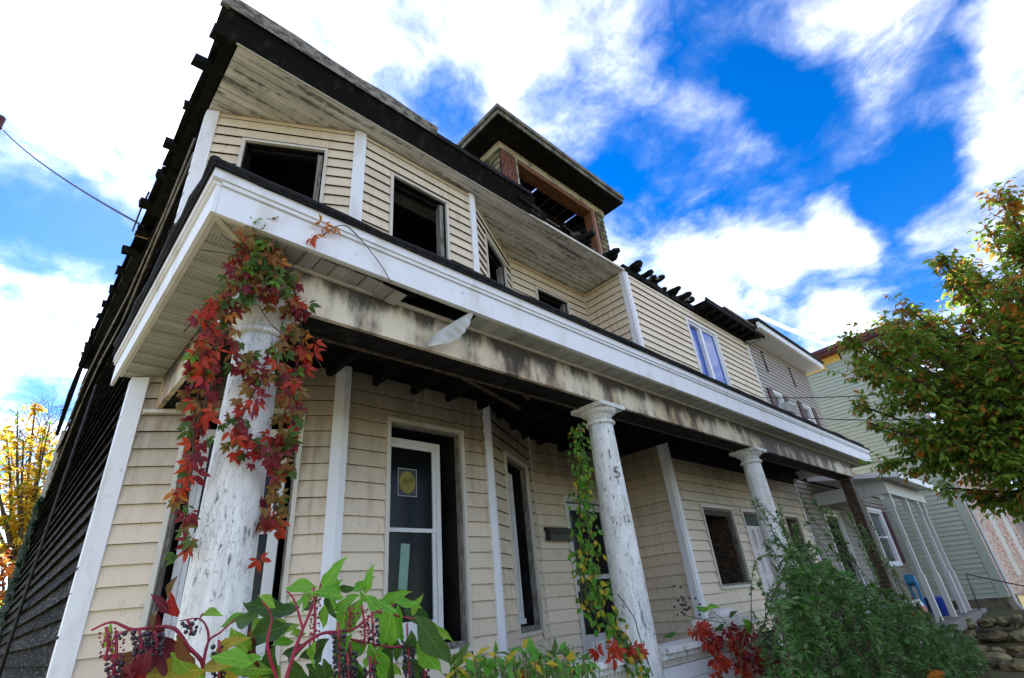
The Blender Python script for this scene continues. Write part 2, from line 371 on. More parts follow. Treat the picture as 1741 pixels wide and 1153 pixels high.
MAT['stem_green'] = simple('green_stem', (0.14, 0.18, 0.05), (0.10, 0.11, 0.04), 12, 0.6, 0.3, bmp=0)
MAT['twig'] = simple('brown_twig', (0.05, 0.032, 0.02), (0.09, 0.06, 0.04), 14, 0.8, 0.2, bmp=0)
MAT['bark'] = simple('bark', (0.10, 0.08, 0.06), (0.05, 0.04, 0.03), 9, 0.9, 0.1, (3, 3, .5), bmp=.6, dist=.015)
MAT['berry'] = simple('dark_berry', (0.012, 0.006, 0.014), (0.02, 0.008, 0.02), 30, 0.22, 0.6, bmp=0)
MAT['berry_red'] = simple('unripe_berry', (0.26, 0.012, 0.05), (0.16, 0.01, 0.04), 30, 0.3, 0.5, bmp=0)

# ------------------------------------------------------------------ mesh helpers
class MB:
    def __init__(s): s.v = []; s.f = []; s.m = []
    def add(s, vs, fs, mi=0):
        o = len(s.v); s.v += [tuple(x) for x in vs]
        for f in fs: s.f.append(tuple(i + o for i in f)); s.m.append(mi)
    def hexa(s, p, mi=0):
        s.add(p, [(0, 3, 2, 1), (4, 5, 6, 7), (0, 1, 5, 4), (1, 2, 6, 5), (2, 3, 7, 6), (3, 0, 4, 7)], mi)
    def box(s, x0, x1, y0, y1, z0, z1, mi=0):
        s.hexa([(x0, y0, z0), (x1, y0, z0), (x1, y1, z0), (x0, y1, z0), (x0, y0, z1), (x1, y0, z1), (x1, y1, z1), (x0, y1, z1)], mi)
    def bar(s, a, b, w, h, up=(0, 0, 1), mi=0, jit=0.0, taper=1.0):
        a = Vector(a); b = Vector(b); d = (b - a).normalized(); up = Vector(up)
        sx = d.cross(up).normalized() * (w / 2); uz = sx.cross(d).normalized() * (h / 2)
        J = lambda: Vector((random.uniform(-jit, jit), random.uniform(-jit, jit), random.uniform(-jit, jit)))
        p = []
        for c, k in ((a, 1.0), (b, taper)):
            p.append([c - sx * k - uz * k + J(), c + sx * k - uz * k + J(), c + sx * k + uz * k + J(), c - sx * k + uz * k + J()])
        s.hexa(p[0] + p[1], mi)
    def tube(s, pts, rs, seg=6, mi=0, cap=True):
        pts = [Vector(p) for p in pts]
        if not isinstance(rs, (list, tuple)): rs = [rs] * len(pts)
        rings = []; up = Vector((0.31, 0.17, 0.93))
        for i, p in enumerate(pts):
            d = (pts[min(i + 1, len(pts) - 1)] - pts[max(i - 1, 0)])
            if d.length < 1e-9: d = Vector((0, 0, 1))
            d.normalize(); x = d.cross(up)
            if x.length < 1e-4: x = d.cross(Vector((1, 0, 0)))
            x.normalize(); y = d.cross(x)
            rings.append([p + (x * math.cos(t) + y * math.sin(t)) * rs[i] for t in [2 * math.pi * k / seg for k in range(seg)]])
        o = len(s.v)
        for r in rings: s.v += [tuple(q) for q in r]
        for i in range(len(rings) - 1):
            for k in range(seg):
                a = o + i * seg + k; b = o + i * seg + (k + 1) % seg
                s.f.append((a, b, b + seg, a + seg)); s.m.append(mi)
        if cap:
            s.f.append(tuple(o + k for k in range(seg))[::-1]); s.m.append(mi)
            e = o + (len(rings) - 1) * seg
            s.f.append(tuple(e + k for k in range(seg))); s.m.append(mi)
    def lathe(s, cx, cy, prof, seg=40, mi=0):
        o = len(s.v)
        for (r, z) in prof:
            for k in range(seg):
                t = 2 * math.pi * k / seg
                s.v.append((cx + r * math.cos(t), cy + r * math.sin(t), z))
        for i in range(len(prof) - 1):
            for k in range(seg):
                a = o + i * seg + k; b = o + i * seg + (k + 1) % seg
                s.f.append((a, b, b + seg, a + seg)); s.m.append(mi)
        s.f.append(tuple(o + k for k in range(seg))[::-1]); s.m.append(mi)
        e = o + (len(prof) - 1) * seg
        s.f.append(tuple(e + k for k in range(seg))); s.m.append(mi)
    def mesh(s, name, mats, smooth=False):
        me = bpy.data.meshes.new(name); me.from_pydata(s.v, [], s.f)
        for m in (mats if isinstance(mats, (list, tuple)) else [mats]): me.materials.append(MAT[m])
        if len(me.materials) > 1: me.polygons.foreach_set('material_index', s.m)
        if smooth: me.polygons.foreach_set('use_smooth', [True] * len(me.polygons))
        me.update()
        return me
    def build(s, name, mats, parent=None, smooth=False):
        return link(name, s.mesh(name, mats, smooth), parent)
def link(name, me, parent=None, mat=None):
    o = bpy.data.objects.new(name, me); COL.objects.link(o)
    if parent is not None:
        o.parent = parent
        root = parent
        while root.parent: root = root.parent
        if parent.parent is None:
            o.matrix_parent_inverse = Matrix.Translation(-Vector(parent.location))
    if mat is not None: o.matrix_basis = mat
    return o
def thing(name, loc, label, cat, group=None):
    o = bpy.data.objects.new(name, None); COL.objects.link(o); o.location = loc; o.empty_display_size = .2
    return tag(o, label, cat, group)
def tag(o, label, cat, group=None, kind=None):
    o['label'] = label; o['category'] = cat
    if group: o['group'] = group
    if kind: o['kind'] = kind
    return o
def struct(o): o['kind'] = 'structure'; return o

class Facet:
    def __init__(s, p, q):
        s.p = Vector((p[0], p[1], 0)); q = Vector((q[0], q[1], 0))
        s.d = (q - s.p).normalized(); s.L = (q - s.p).length; s.n = Vector((s.d.y, -s.d.x, 0))
    def pt(s, a, n, z): return s.p + s.d * a + s.n * n + Vector((0, 0, z))
    def box(s, mb, a0, a1, n0, n1, z0, z1, mi=0):
        mb.hexa([s.pt(a0, n1, z0), s.pt(a1, n1, z0), s.pt(a1, n0, z0), s.pt(a0, n0, z0), s.pt(a0, n1, z1), s.pt(a1, n1, z1), s.pt(a1, n0, z1), s.pt(a0, n0, z1)], mi)
    def wall(s, name, z0, z1, holes, mat, parent, th=.12):
        mb = MB()
        ss = sorted({0.0, s.L, *[h[0] for h in holes], *[h[1] for h in holes]})
        zs = sorted({z0, z1, *[min(max(h[2], z0), z1) for h in holes], *[min(max(h[3], z0), z1) for h in holes]})
        def hol(i, j):
            if i < 0 or j < 0 or i >= len(ss) - 1 or j >= len(zs) - 1: return True
            a = (ss[i] + ss[i + 1]) / 2; z = (zs[j] + zs[j + 1]) / 2
            return any(h[0] < a < h[1] and h[2] < z < h[3] for h in holes)
        for i in range(len(ss) - 1):
            for j in range(len(zs) - 1):
                if hol(i, j): continue
                a, b, c, e = ss[i], ss[i + 1], zs[j], zs[j + 1]
                o = [s.pt(a, 0, c), s.pt(b, 0, c), s.pt(b, 0, e), s.pt(a, 0, e)]
                n = [s.pt(a, -th, c), s.pt(b, -th, c), s.pt(b, -th, e), s.pt(a, -th, e)]
                mb.add(o, [(0, 1, 2, 3)]); mb.add(n, [(3, 2, 1, 0)])
                for (di, dj, k0, k1) in ((-1, 0, 3, 0), (1, 0, 1, 2), (0, -1, 0, 1), (0, 1, 2, 3)):
                    if hol(i + di, j + dj): mb.add([o[k0], o[k1], n[k1], n[k0]], [(0, 1, 2, 3)])
        return mb.build(name, mat, parent)
    def boards(s, z0, z1, e, holes, mat, parent, name='siding_board', stuff=False, proud=.022, inset=0.0, warp=.0012, phase=0.0):
        big = MB(); z = z0 + phase; n = 0
        while z < z1 - .01:
            zt = min(z + e, z1)
            cuts = sorted({inset, s.L - inset, *[h[0] for h in holes if h[2] < zt and h[3] > z], *[h[1] for h in holes if h[2] < zt and h[3] > z]})
            pieces = []
            for a, b in zip(cuts[:-1], cuts[1:]):
                m = (a + b) / 2; lo, hi = z, zt
                for h in holes:
                    if h[0] < m < h[1] and h[2] < zt and h[3] > z:
                        if h[2] <= z + 1e-6 and h[3] >= zt - 1e-6: lo = hi = 0
                        elif h[3] < zt: lo = max(lo, h[3])
                        else: hi = min(hi, h[2])
                if hi - lo > .012: pieces.append([a, b, lo, hi])
            mg = []
            for p in pieces:
                if mg and mg[-1][2:] == p[2:] and abs(mg[-1][1] - p[0]) < 1e-6: mg[-1][1] = p[1]
                else: mg.append(p)
            mg2 = []
            for (a, b, lo, hi) in mg:
                if b - a > 1.3 and random.random() < .16:
                    c_ = random.uniform(a + .4, b - .4); mg2 += [(a, c_ - .001, lo, hi), (c_ + .001, b, lo, hi)]
                else: mg2.append((a, b, lo, hi))
            for (a, b, lo, hi) in mg2:
                mb = big if stuff else MB()
                lw_ = warp * (5 if random.random() < .05 else 1); j = random.uniform(-lw_, lw_); j2 = random.uniform(-lw_, lw_)
                k = proud * (hi - lo) / e + .005
                prof = [(.0005, hi), (.003, hi), (k, lo + .004), (k, lo), (k - .004, lo)]
                segs = max(1, int((b - a) / 1.4))
                rows = []
                for t in range(segs + 1):
                    aa = a + .0008 + (b - a - .0016) * t / segs; jj = j + (j2 - j) * t / segs + random.uniform(-warp, warp) * .6
                    rows.append([s.pt(aa, nn + (abs(jj) if nn > .01 else 0), zz + (jj if zz < hi else 0)) for nn, zz in prof])
                vs = [q for r in rows for q in r]; fs = []
                for t in range(segs):
                    for q in range(5):
                        q2 = (q + 1) % 5
                        fs.append((t * 5 + q, t * 5 + q2, t * 5 + 5 + q2, t * 5 + 5 + q))
                fs.append((0, 1, 2, 3, 4)); e0 = segs * 5; fs.append((e0 + 4, e0 + 3, e0 + 2, e0 + 1, e0))
                mb.add(vs, fs)
                if not stuff: mb.build(name, mat, parent)
                n += 1
            z += e
        if stuff:
            o = big.build('siding_courses', mat, parent); o['kind'] = 'stuff'
        return n
    def bx(s, name, mat, parent, *a):
        mb = MB(); s.box(mb, *a); return mb.build(name, mat, parent)

# ------------------------------------------------------------------ ground
def sheet(name, x0, x1, y0, y1, z, mat):
    mb = MB(); mb.add([(x0, y0, z), (x1, y0, z), (x1, y1, z), (x0, y1, z)], [(0, 1, 2, 3)]); return struct(mb.build(name, mat))
sheet('ground', -700, 700, -700, 700, 0.0, 'ground')
sheet('road', -300, 300, -9.0, -2.6, 0.004, 'asphalt')
mb = MB(); mb.box(-300, 300, -2.6, -2.45, -.1, .13); struct(mb.build('kerb', 'concrete'))
pv = None
for i in range(22):
    mb = MB(); mb.box(-8 + i * 1.5, -8 + i * 1.5 + 1.485, -1.3, .35, -.06, .05 + random.uniform(-.006, .006))
    if pv is None: pv = struct(mb.build('pavement', 'concrete'))
    else: mb.build('paving_slab', 'concrete', pv)

# ------------------------------------------------------------------ burned house
house = thing('burned_house', (6.2, 6.0, 0), 'fire damaged cream sided double house with charred roof and white columned porch', 'house')
A, B, Cc, D, E_, F_ = (.52, 4.88), (1.95, 4.11), (3.66, 4.11), (5.08, 4.86), (7.06, 4.86), (7.06, 3.93)
XR = 12.1
EXP = .14
fL, fF, fR, fE, fD = Facet(A, B), Facet(B, Cc), Facet(Cc, D), Facet(D, E_), Facet(E_, F_)
fU = Facet(F_, (XR, 3.93)); fS = Facet((.52, 13.2), A)
ZL0, ZL1, ZU0, ZU1 = .5, 3.63, 4.05, 6.78

def casing(f, a0, a1, z0, z1, parent, mat='trim', w=.035, proud=.036, sides='LRTB'):
    if 'L' in sides: f.bx('casing', mat, parent, a0 - w, a0, .002, proud, z0, z1)
    if 'R' in sides: f.bx('casing', mat, parent, a1, a1 + w, .002, proud, z0, z1)
    if 'T' in sides: f.bx('casing', mat, parent, a0 - w, a1 + w, .002, proud + .002, z1, z1 + w)
    if 'B' in sides: f.bx('casing', mat, parent, a0 - w, a1 + w, .002, proud + .003, z0 - w, z0)
def jambs(f, name, a0, a1, z0, z1, parent, mat='oldwood', depth=.2, t=.022):
    mb = MB()
    f.box(mb, a0, a0 + t, -depth, 0.001, z0, z1); f.box(mb, a1 - t, a1, -depth, 0.001, z0, z1)
    f.box(mb, a0 + t, a1 - t, -depth, 0.001, z1 - t, z1)
    f.box(mb, a0 + t, a1 - t, -depth, 0.004, z0, z0 + t)
    return mb.build(name, mat, parent)
def sash(f, w, a0, a1, z0, z1, n, glass='glass', mat='vinylwhite', mid=.5, th=.05, marks=True):
    mb = MB(); t = .05
    f.box(mb, a0, a0 + t, n - th, n, z0, z1); f.box(mb, a1 - t, a1, n - th, n, z0, z1)
    f.box(mb, a0 + t, a1 - t, n - th, n, z1 - t, z1); f.box(mb, a0 + t, a1 - t, n - th, n, z0, z0 + t + .02)
    mb.build('window_frame', mat, w)
    zm = z0 + (z1 - z0) * mid
    mb = MB(); q = .035
    f.box(mb, a0 + t, a1 - t, n - th * .8, n - .012, zm - q / 2, zm + q / 2)
    f.box(mb, a0 + t, a0 + t + q, n - th * .8, n - .014, zm + q / 2, z1 - t); f.box(mb, a1 - t - q, a1 - t, n - th * .8, n - .014, zm + q / 2, z1 - t)
    f.box(mb, a0 + t + q, a1 - t - q, n - th * .8, n - .014, z1 - t - q, z1 - t)
    mb.build('sash', mat, w)
    mb = MB()
    f.box(mb, a0 + t, a0 + t + q, n - th, n - .026, z0 + t + .02, zm - q / 2); f.box(mb, a1 - t - q, a1 - t, n - th, n - .026, z0 + t + .02, zm - q / 2)
    f.box(mb, a0 + t + q, a1 - t - q, n - th, n - .026, z0 + t + .02, z0 + t + .02 + q)
    mb.build('sash', mat, w)
    f.bx('pane', glass, w, a0 + t + q, a1 - t - q, n - .034, n - .029, zm + q / 2, z1 - t - q)
    f.bx('pane', glass, w, a0 + t + q, a1 - t - q, n - .046, n - .041, z0 + t + .02 + q, zm - q / 2)
    return zm

hL = (.46, 1.30, 1.27, 3.18); hF = (.49, 1.32, 1.27, 3.19); hR = (.50, 1.32, 1.30, 3.14)
uL = (.42, 1.25, 4.75, 6.36); uF = (.45, 1.24, 4.75, 6.33); uR = (.45, 1.26, 4.75, 6.34); uE = (.60, 1.38, 5.55, 6.36)
dE = (.60, 1.55, .5, 2.84)
rW = (.69, 1.66, 1.56, 2.66); rD = (2.06, 2.98, .5, 2.66); rV = (3.85, 4.55, 1.56, 2.66); rU = (2.06, 3.26, 5.0, 6.44)

def wall(f, nm, lo, hi, holes, top, stuff=False, mat='siding', z0=.92):
    w = f.wall('wall', lo, hi, holes, 'black', house)  # backing coloured black to paint the shade in the gaps under the boards
    pad = [(h[0] - .035, h[1] + .035, h[2] - .035, h[3] + .035) for h in holes]
    f.boards(z0, top, EXP, pad, mat, w, stuff=stuff, inset=.012)
    return w
wall(fL, 'wall', ZL0, ZL1, [hL], 3.62)
wall(fF, 'wall', ZL0, ZL1, [hF], 3.62)
wall(fR, 'wall', ZL0, ZL1, [hR], 3.62)
wall(fE, 'wall', ZL0, ZL1, [dE], 3.62)
wall(fD, 'wall', ZL0, ZL1, [], 3.62)
wall(fU, 'wall', ZL0, ZL1, [rW, rD, rV], 3.36)
PH = 4.86 + .02
wall(fL, 'wall', ZU0, ZU1, [uL], ZU1 - .01, z0=PH)
wall(fF, 'wall', ZU0, ZU1, [uF], ZU1 - .01, z0=PH)
wall(fR, 'wall', ZU0, ZU1, [uR], ZU1 - .01, z0=PH)
wall(fE, 'wall', ZU0, ZU1, [uE], ZU1 - .01, True, z0=PH)
wall(fD, 'wall', ZU0, ZU1, [], ZU1 - .01, True, z0=PH)
wall(fU, 'wall', ZU0, ZU1, [rU], ZU1 - .01, True, z0=PH)
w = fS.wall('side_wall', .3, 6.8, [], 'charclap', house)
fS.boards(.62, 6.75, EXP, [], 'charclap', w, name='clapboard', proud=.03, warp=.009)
# charred strip above the second entrance where cladding has burned off
for i in range(7):
    fU.bx('charred_sheathing', 'char', house, .06 + i * .71, .06 + i * .71 + .69, .003, .02 + random.uniform(0, .02), 3.37 + random.uniform(-.01, .02), 3.62)
# right gable end and rear, closed
mb = MB(); mb.box(XR - .1, XR - .002, 4.0, 13.1, .3, 6.8); mb.box(.6, XR - .1, 13.08, 13.2, .3, 6.8); mb.build('rear_wall', 'charclap', house)
# inside: sooty floors, ceiling, partition
mb = MB(); mb.box(.66, XR - .12, 4.9, 13.05, 3.9, 4.04); mb.box(.66, XR - .12, 4.3, 13.05, 6.81, 6.85); mb.box(.66, XR - .12, 5.0, 13.05, .42, .5)
mb.build('interior_floor', 'ceiling_soot', house)
mb = MB(); mb.box(.66, XR - .12, 8.4, 8.5, .5, 6.72); mb.box(7.1, 7.2, 5.0, 8.4, .5, 6.72); mb.build('interior_wall', 'ceiling_soot', house)

# corner boards
def corner(x, y, z0, z1, dirs, w=.1, mat='white', t=.036, name='corner_board'):
    """dirs: facets meeting here as (facet, at_start?)"""
    mb = MB()
    for i, (f, st) in enumerate(dirs):
        a0, a1 = ((-.0 if i else -.024, w) if st else (f.L - w, f.L + (.0 if i else .024)))
        f.box(mb, a0, a1, .002, t + .003 * i, z0, z1)
    return mb.build(name, mat, house)
corner(0, 0, .5, 3.48, [(fL, True), (fS, False)], .1)
corner(0, 0, 4.3, 6.76, [(fL, True), (fS, False)], .1)
for z0, z1 in ((.5, 3.64), (4.2, 6.765)):
    corner(0, 0, z0, z1, [(fL, False), (fF, True)], .062)
    corner(0, 0, z0, z1, [(fF, False), (fR, True)], .055)
    corner(0, 0, z0, z1, [(fD, False), (fU, True)], .085)
    fR.bx('corner_bead', 'trim', house, fR.L - .03, fR.L - .004, .002, .03, z0, z1)
    fE.bx('corner_bead', 'trim', house, fE.L - .04, fE.L - .002, .002, .03, z0, z1)
fU.bx('corner_board', 'white', house, fU.L - .05, fU.L, .002, .036, .5, 3.36); fU.bx('corner_board', 'white', house, fU.L - .05, fU.L, .002, .036, 4.2, 6.76)

# ground floor windows of the bay: vinyl units set back in weathered openings
def bay_window(f, h, off, wid, label, n=-.12, lab=None):
    w = jambs(f, 'window', *h, house, 'oldwood', .06)
    mbj = MB()
    f.box(mbj, h[0], h[0] + .02, -.30, -.061, h[2], h[3]); f.box(mbj, h[1] - .02, h[1], -.30, -.061, h[2], h[3]); f.box(mbj, h[0] + .02, h[1] - .02, -.30, -.061, h[3] - .02, h[3])
    mbj.build('inner_jamb', 'black', w)  # deep jamb coloured black, recess shade put into the colour
    if lab: w['label'] = lab
    casing(f, *h, w)
    a0 = h[0] + .022 + off
    zm = sash(f, w, a0, a0 + wid, h[2] + .13, h[3] - .10, n, 'glass')
    f.bx('sill_filler', 'vinylwhite', w, a0, a0 + wid + .02, n - .05, n + .015, h[2] + .075, h[2] + .128)
    f.bx('sill', 'oldwood', w, h[0] + .023, h[1] - .023, -.2, .012, h[2] + .023, h[2] + .05)
    # black sheet added for the dark behind the unit
    f.bx('backing', 'black', w, h[0] - .25, h[1] + .25, -.52, -.5, h[2] - .2, h[3] + .2)
    return w, a0, zm
wF, aF, zmF = bay_window(fF, hF, .0, .64, '')
bay_window(fL, hL, .03, .70, '')
bay_window(fR, hR, .0, .60, '')
# stickers on the front pane
def text_mesh(body, size, shear=0.0):
    c = bpy.data.curves.new('lettering', 'FONT'); c.body = body; c.size = size; c.shear = shear; c.align_x = 'CENTER'; c.align_y = 'CENTER'
    c.resolution_u = 3
    o = bpy.data.objects.new('lettering', c); COL.objects.link(o)
    dg = bpy.context.evaluated_depsgraph_get(); me = bpy.data.meshes.new_from_object(o.evaluated_get(dg))
    vs = [tuple(v.co) for v in me.vertices]; fs = [tuple(p.vertices) for p in me.polygons]
    bpy.data.objects.remove(o); bpy.data.curves.remove(c); bpy.data.meshes.remove(me)
    return vs, fs
mb = MB(); sc, zc = aF + .275, 2.68
nf = -.12 - .0285
fF.box(mb, sc - .105, sc + .105, nf, nf + .0006, zc - .13, zc + .13, 0)
for e in ((sc - .105, sc - .1, zc - .13, zc + .13), (sc + .1, sc + .105, zc - .13, zc + .13), (sc - .1, sc + .1, zc + .125, zc + .13), (sc - .1, sc + .1, zc - .13, zc - .125)):
    fF.box(mb, e[0], e[1], nf + .0006, nf + .0012, e[2], e[3], 3)
ring = [fF.pt(sc + .088 * math.cos(t), nf + .0014, zc + .104 * math.sin(t)) for t in [k * math.pi / 16 for k in range(32)]]
mb.add(ring, [tuple(range(32))], 1)
vs, fs = text_mesh('Pella', .085, .35)
mb.add([fF.pt(sc + x * .82, nf + .0022, zc + .012 + y + x * .22) for x, y, z in vs], fs, 2)
mb.build('sticker', ['film', 'stickyellow', 'ink', 'greytrim'], wF)
mb = MB(); q = [fF.pt(aF + .21 + dx, -.1595, z) for dx, z in ((-.015, 1.76), (.075, 1.755), (.105, 2.13), (.01, 2.135))]
mb.add(q, [(0, 1, 2, 3)]); mb.build('paper_slip', 'paper_green', wF)

# upstairs bay windows: burned out openings
def open_window(f, h, lab=None):
    w = jambs(f, 'window', *h, house, 'char', .16, .018)
    casing(f, *h, w, 'trim', .035, .036)
    f.bx('stop', 'char', w, h[0] + .019, h[0] + .04, -.14, -.09, h[2] + .03, h[3] - .03)
    f.bx('stop', 'oldwood', w, h[1] - .075, h[1] - .019, -.10, -.015, h[2] + .03, h[3] - .03)
    f.bx('head_rail', 'char', w, h[0] + .041, h[1] - .076, -.12, -.06, h[3] - .06, h[3] - .019)
    return w
for f, h in ((fL, uL), (fF, uF), (fR, uR)): open_window(f, h)
w = open_window(fE, uE); sash(fE, w, uE[0] + .07, uE[1] - .10, uE[2] + .1, uE[3] - .13, -.10, 'glass', 'oldwood')
# front door with storm door
d = jambs(fE, 'door', *dE, house, 'greytrim', .14, .03); casing(fE, *dE, d, 'trim', .035, .035, 'LRT')
a0, a1 = dE[0] + .04, dE[1] - .04
mb = MB(); t = .085
fE.box(mb, a0, a0 + t, -.07, -.035, .52, 2.79); fE.box(mb, a1 - t, a1, -.07, -.035, .52, 2.79); fE.box(mb, a0 + t, a1 - t, -.07, -.035, 2.70, 2.79)
fE.box(mb, a0 + t, a1 - t, -.069, -.034, 1.80, 1.86); fE.box(mb, a0 + t, a1 - t, -.069, -.034, .52, 1.16)
mb.build('storm_door', 'greytrim', d)
fE.bx('pane', 'glass', d, a0 + t, a1 - t, -.055, -.05, 1.86, 2.70); fE.bx('pane', 'glass', d, a0 + t, a1 - t, -.055, -.05, 1.16, 1.80)
fE.bx('door_panel', 'vinylwhite', d, a0 + t + .08, a1 - t - .08, -.034, -.026, .6, 1.08)
fE.bx('handle', 'plastic_black', d, a0 + .02, a0 + .055, -.034, .01, 1.50, 1.66)
fE.bx('backing', 'black', d, dE[0], dE[1], -.3, -.28, .5, 2.84)
# second unit: window hole, boarded door, side window
w = jambs(fU, 'window', *rW, house, 'oldwood', .2, .03); casing(fU, *rW, w, 'trim', .04, .036)
fU.bx('inner_jamb', 'char_brown', w, rW[1] - .10, rW[1] - .031, -.45, -.03, rW[2] + .03, rW[3] - .03)
fU.bx('head', 'char_brown', w, rW[0] + .031, rW[1] - .101, -.18, -.02, rW[3] - .10, rW[3] - .031)
d = jambs(fU, 'door', *rD, house, 'oldwood', .12, .03); casing(fU, *rD, d, 'trim', .04, .036, 'LRT')
fU.bx('transom_board', 'dark_green', d, rD[0] + .031, rD[1] - .031, -.05, -.02, 2.46, 2.62)
fU.bx('door_leaf', 'doorpaint', d, rD[0] + .035, rD[1] - .035, -.08, -.05, .52, 2.455)
mb = MB()
dl, dr = rD[0] + .035, rD[1] - .035
xs = [dl + .08, (dl + dr) / 2 - .13, (dl + dr) / 2 + .13, dr - .08]
for zc0, zc1 in ((.62, 1.05), (1.13, 1.62), (1.70, 2.02), (2.08, 2.40)):
    for x0_, x1_ in ((dl + .07, dl + .28), (dl + .33, dr - .33), (dr - .28, dr - .07)):
        fU.box(mb, x0_, x1_, -.049, -.038, zc0, zc1); fU.box(mb, x0_ + .03, x1_ - .03, -.038, -.030, zc0 + .03, zc1 - .03)
mb.build('door_panel', 'doorpaint', d)
w = jambs(fU, 'window', *rV, house, 'oldwood', .2, .03); casing(fU, *rV, w, 'trim', .04, .036)
fU.bx('board', 'char_brown', w, rV[0] + .031, rV[1] - .031, -.16, -.14, rV[2] + .03, rV[3] - .03)
# slider window upstairs on the second unit
w = jambs(fU, 'window', *rU, house, 'white', .12, .05); casing(fU, *rU, w, 'white', .05, .035)
am = (rU[0] + rU[1]) / 2 - .06
fU.bx('mullion', 'white', w, am - .05, am + .05, -.09, .01, rU[2] + .05, rU[3] - .05)
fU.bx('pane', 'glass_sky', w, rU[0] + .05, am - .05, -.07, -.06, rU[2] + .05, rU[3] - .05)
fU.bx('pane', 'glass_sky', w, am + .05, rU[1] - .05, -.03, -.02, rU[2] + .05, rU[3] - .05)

# ------------------------------------------------------------------ porch
YF, XF, XE = 2.47, .40, 12.5
ZS = 3.49
fx = [(.398, 4.3), (4.302, 8.3), (8.302, XE)]
for i, (x0, x1) in enumerate(fx):
    mb = MB(); mb.box(x0, x1, YF, YF + .025, ZS, ZS + .185); fo = mb.build('fascia', 'white', house)
    mb = MB(); mb.box(x0, x1, YF - .016, YF + .025, ZS + .188, ZS + .212); mb.box(x0, x1, YF - .028, YF + .025, ZS + .214, ZS + .285); mb.build('drip_edge', 'white', fo)
mb = MB(); mb.box(XF - .025, XF - .001, YF, 5.16, ZS, ZS + .185); fo = mb.build('fascia', 'white', house)
mb = MB(); mb.box(XF - .041, XF - .001, YF, 5.16, ZS + .188, ZS + .212); mb.box(XF - .053, XF - .001, YF - .028, 5.16, ZS + .214, ZS + .285); mb.build('drip_edge', 'white', fo)
mb = MB(); mb.box(XE - .02, XE - .001, YF + .026, 3.9, ZS, ZS + .26); mb.build('fascia', 'white', house)
# porch roof: low hip with tar paper
ze = ZS + .29
mb = MB()
e = [(XF - .07, YF - .05, ze), (XE + .03, YF - .05, ze), (XE + .03, 3.92, ze + .33), (5.2, 4.9, ze + .55), (1.3, 4.9, ze + .50), (.5, 5.18, ze + .03), (XF - .07, 5.18, ze)]
lo = [(x, y, z - .02) for x, y, z in e]
mb.add(e, [(0, 1, 2, 3), (0, 3, 4), (0, 4, 5, 6)]); mb.add(lo, [(3, 2, 1, 0), (4, 3, 0), (6, 5, 4, 0)])
n = 7
mb.add(e + lo, [(i, i + 7, (i + 1) % 7 + 7, (i + 1) % 7) for i in range(7)])
pr = mb.build('porch_roof', 'tar', house)
# curled tar roll on the left edge
pts = [(XF - .055 + random.uniform(-.008, .008), YF - .03 + i * .2, ze + .035 + random.uniform(-.008, .01)) for i in range(14)]
mb = MB(); mb.tube(pts, [.034 + random.uniform(-.006, .006) for _ in pts], 8); mb.build('tar_roll', 'tar', pr, True)
pts = [(XF - .05 + i * .25, YF - .035 + random.uniform(-.004, .004), ze + .012 + random.uniform(-.005, .008)) for i in range(48)]
mb = MB(); mb.tube(pts, [.028 + random.uniform(-.008, .006) for _ in pts], 7); mb.build('tar_roll', 'tar', pr, True)

def smooth_path_(pts, sub):
    out = []
    for i in range(len(pts) - 1):
        p0_, p1_, p2_, p3_ = pts[max(i - 1, 0)], pts[i], pts[i + 1], pts[min(i + 2, len(pts) - 1)]
        for k in range(sub):
            t = k / sub; out.append(.5 * ((2 * p1_) + (-p0_ + p2_) * t + (2 * p0_ - 5 * p1_ + 4 * p2_ - p3_) * t * t + (-p0_ + 3 * p1_ - 3 * p2_ + p3_) * t ** 3))
    return out + [pts[-1]]
# soffit panels (ribbed, vented); some missing
def soffit_panel(x0, x1, y0, y1, z, along, mat, parent, ribs=3, tilt=0.0, name='soffit_panel'):
    mb = MB(); prof = []
    Ld = (x1 - x0) if along == 'x' else (y1 - y0)
    for r in range(ribs):
        a = Ld * r / ribs; b = Ld * (r + 1) / ribs
        prof += [(a + .002, .010), (a + .008, 0), (b - .008, 0), (b - .002, .010)]
    o = []
    for (t, h) in prof:
        if along == 'x': o += [(x0 + t, y0, z + h + tilt * t), (x0 + t, y1, z + h + tilt * t)]
        else: o += [(x0, y0 + t, z + h + tilt * t), (x1, y0 + t, z + h + tilt * t)]
    top = [(x, y, q + .006) for x, y, q in o]; k = len(o)
    mb.add(o + top, [(2 * i, 2 * i + 2, 2 * i + 3, 2 * i + 1) if along == 'x' else (2 * i, 2 * i + 1, 2 * i + 3, 2 * i + 2) for i in range(len(prof) - 1)] +
           [(k + 2 * i, k + 2 * i + 1, k + 2 * i + 3, k + 2 * i + 2) for i in range(len(prof) - 1)] + [(0, 1, k + 1, k), (k - 2, k - 1, 2 * k - 1, 2 * k - 2)])
    return mb.build(name, mat, parent)
x = .70; sroot = None
mb = MB(); mb.box(XF + .001, XE - .03, YF + .026, YF + .045, ZS + .001, ZS + .022); sroot = mb.build('soffit', 'trim', house)
mb = MB(); mb.box(XF + .001, XF + .02, YF + .046, 4.93, ZS + .001, ZS + .022); mb.build('soffit_channel', 'trim', sroot)
mb = MB(); mb.box(2.15, XE - .03, 2.675, 2.699, ZS - .012, ZS + .02); mb.box(.70, 2.149, 2.675, 2.699, ZS - .012, ZS + .012); mb.build('soffit_channel', 'trim', sroot)
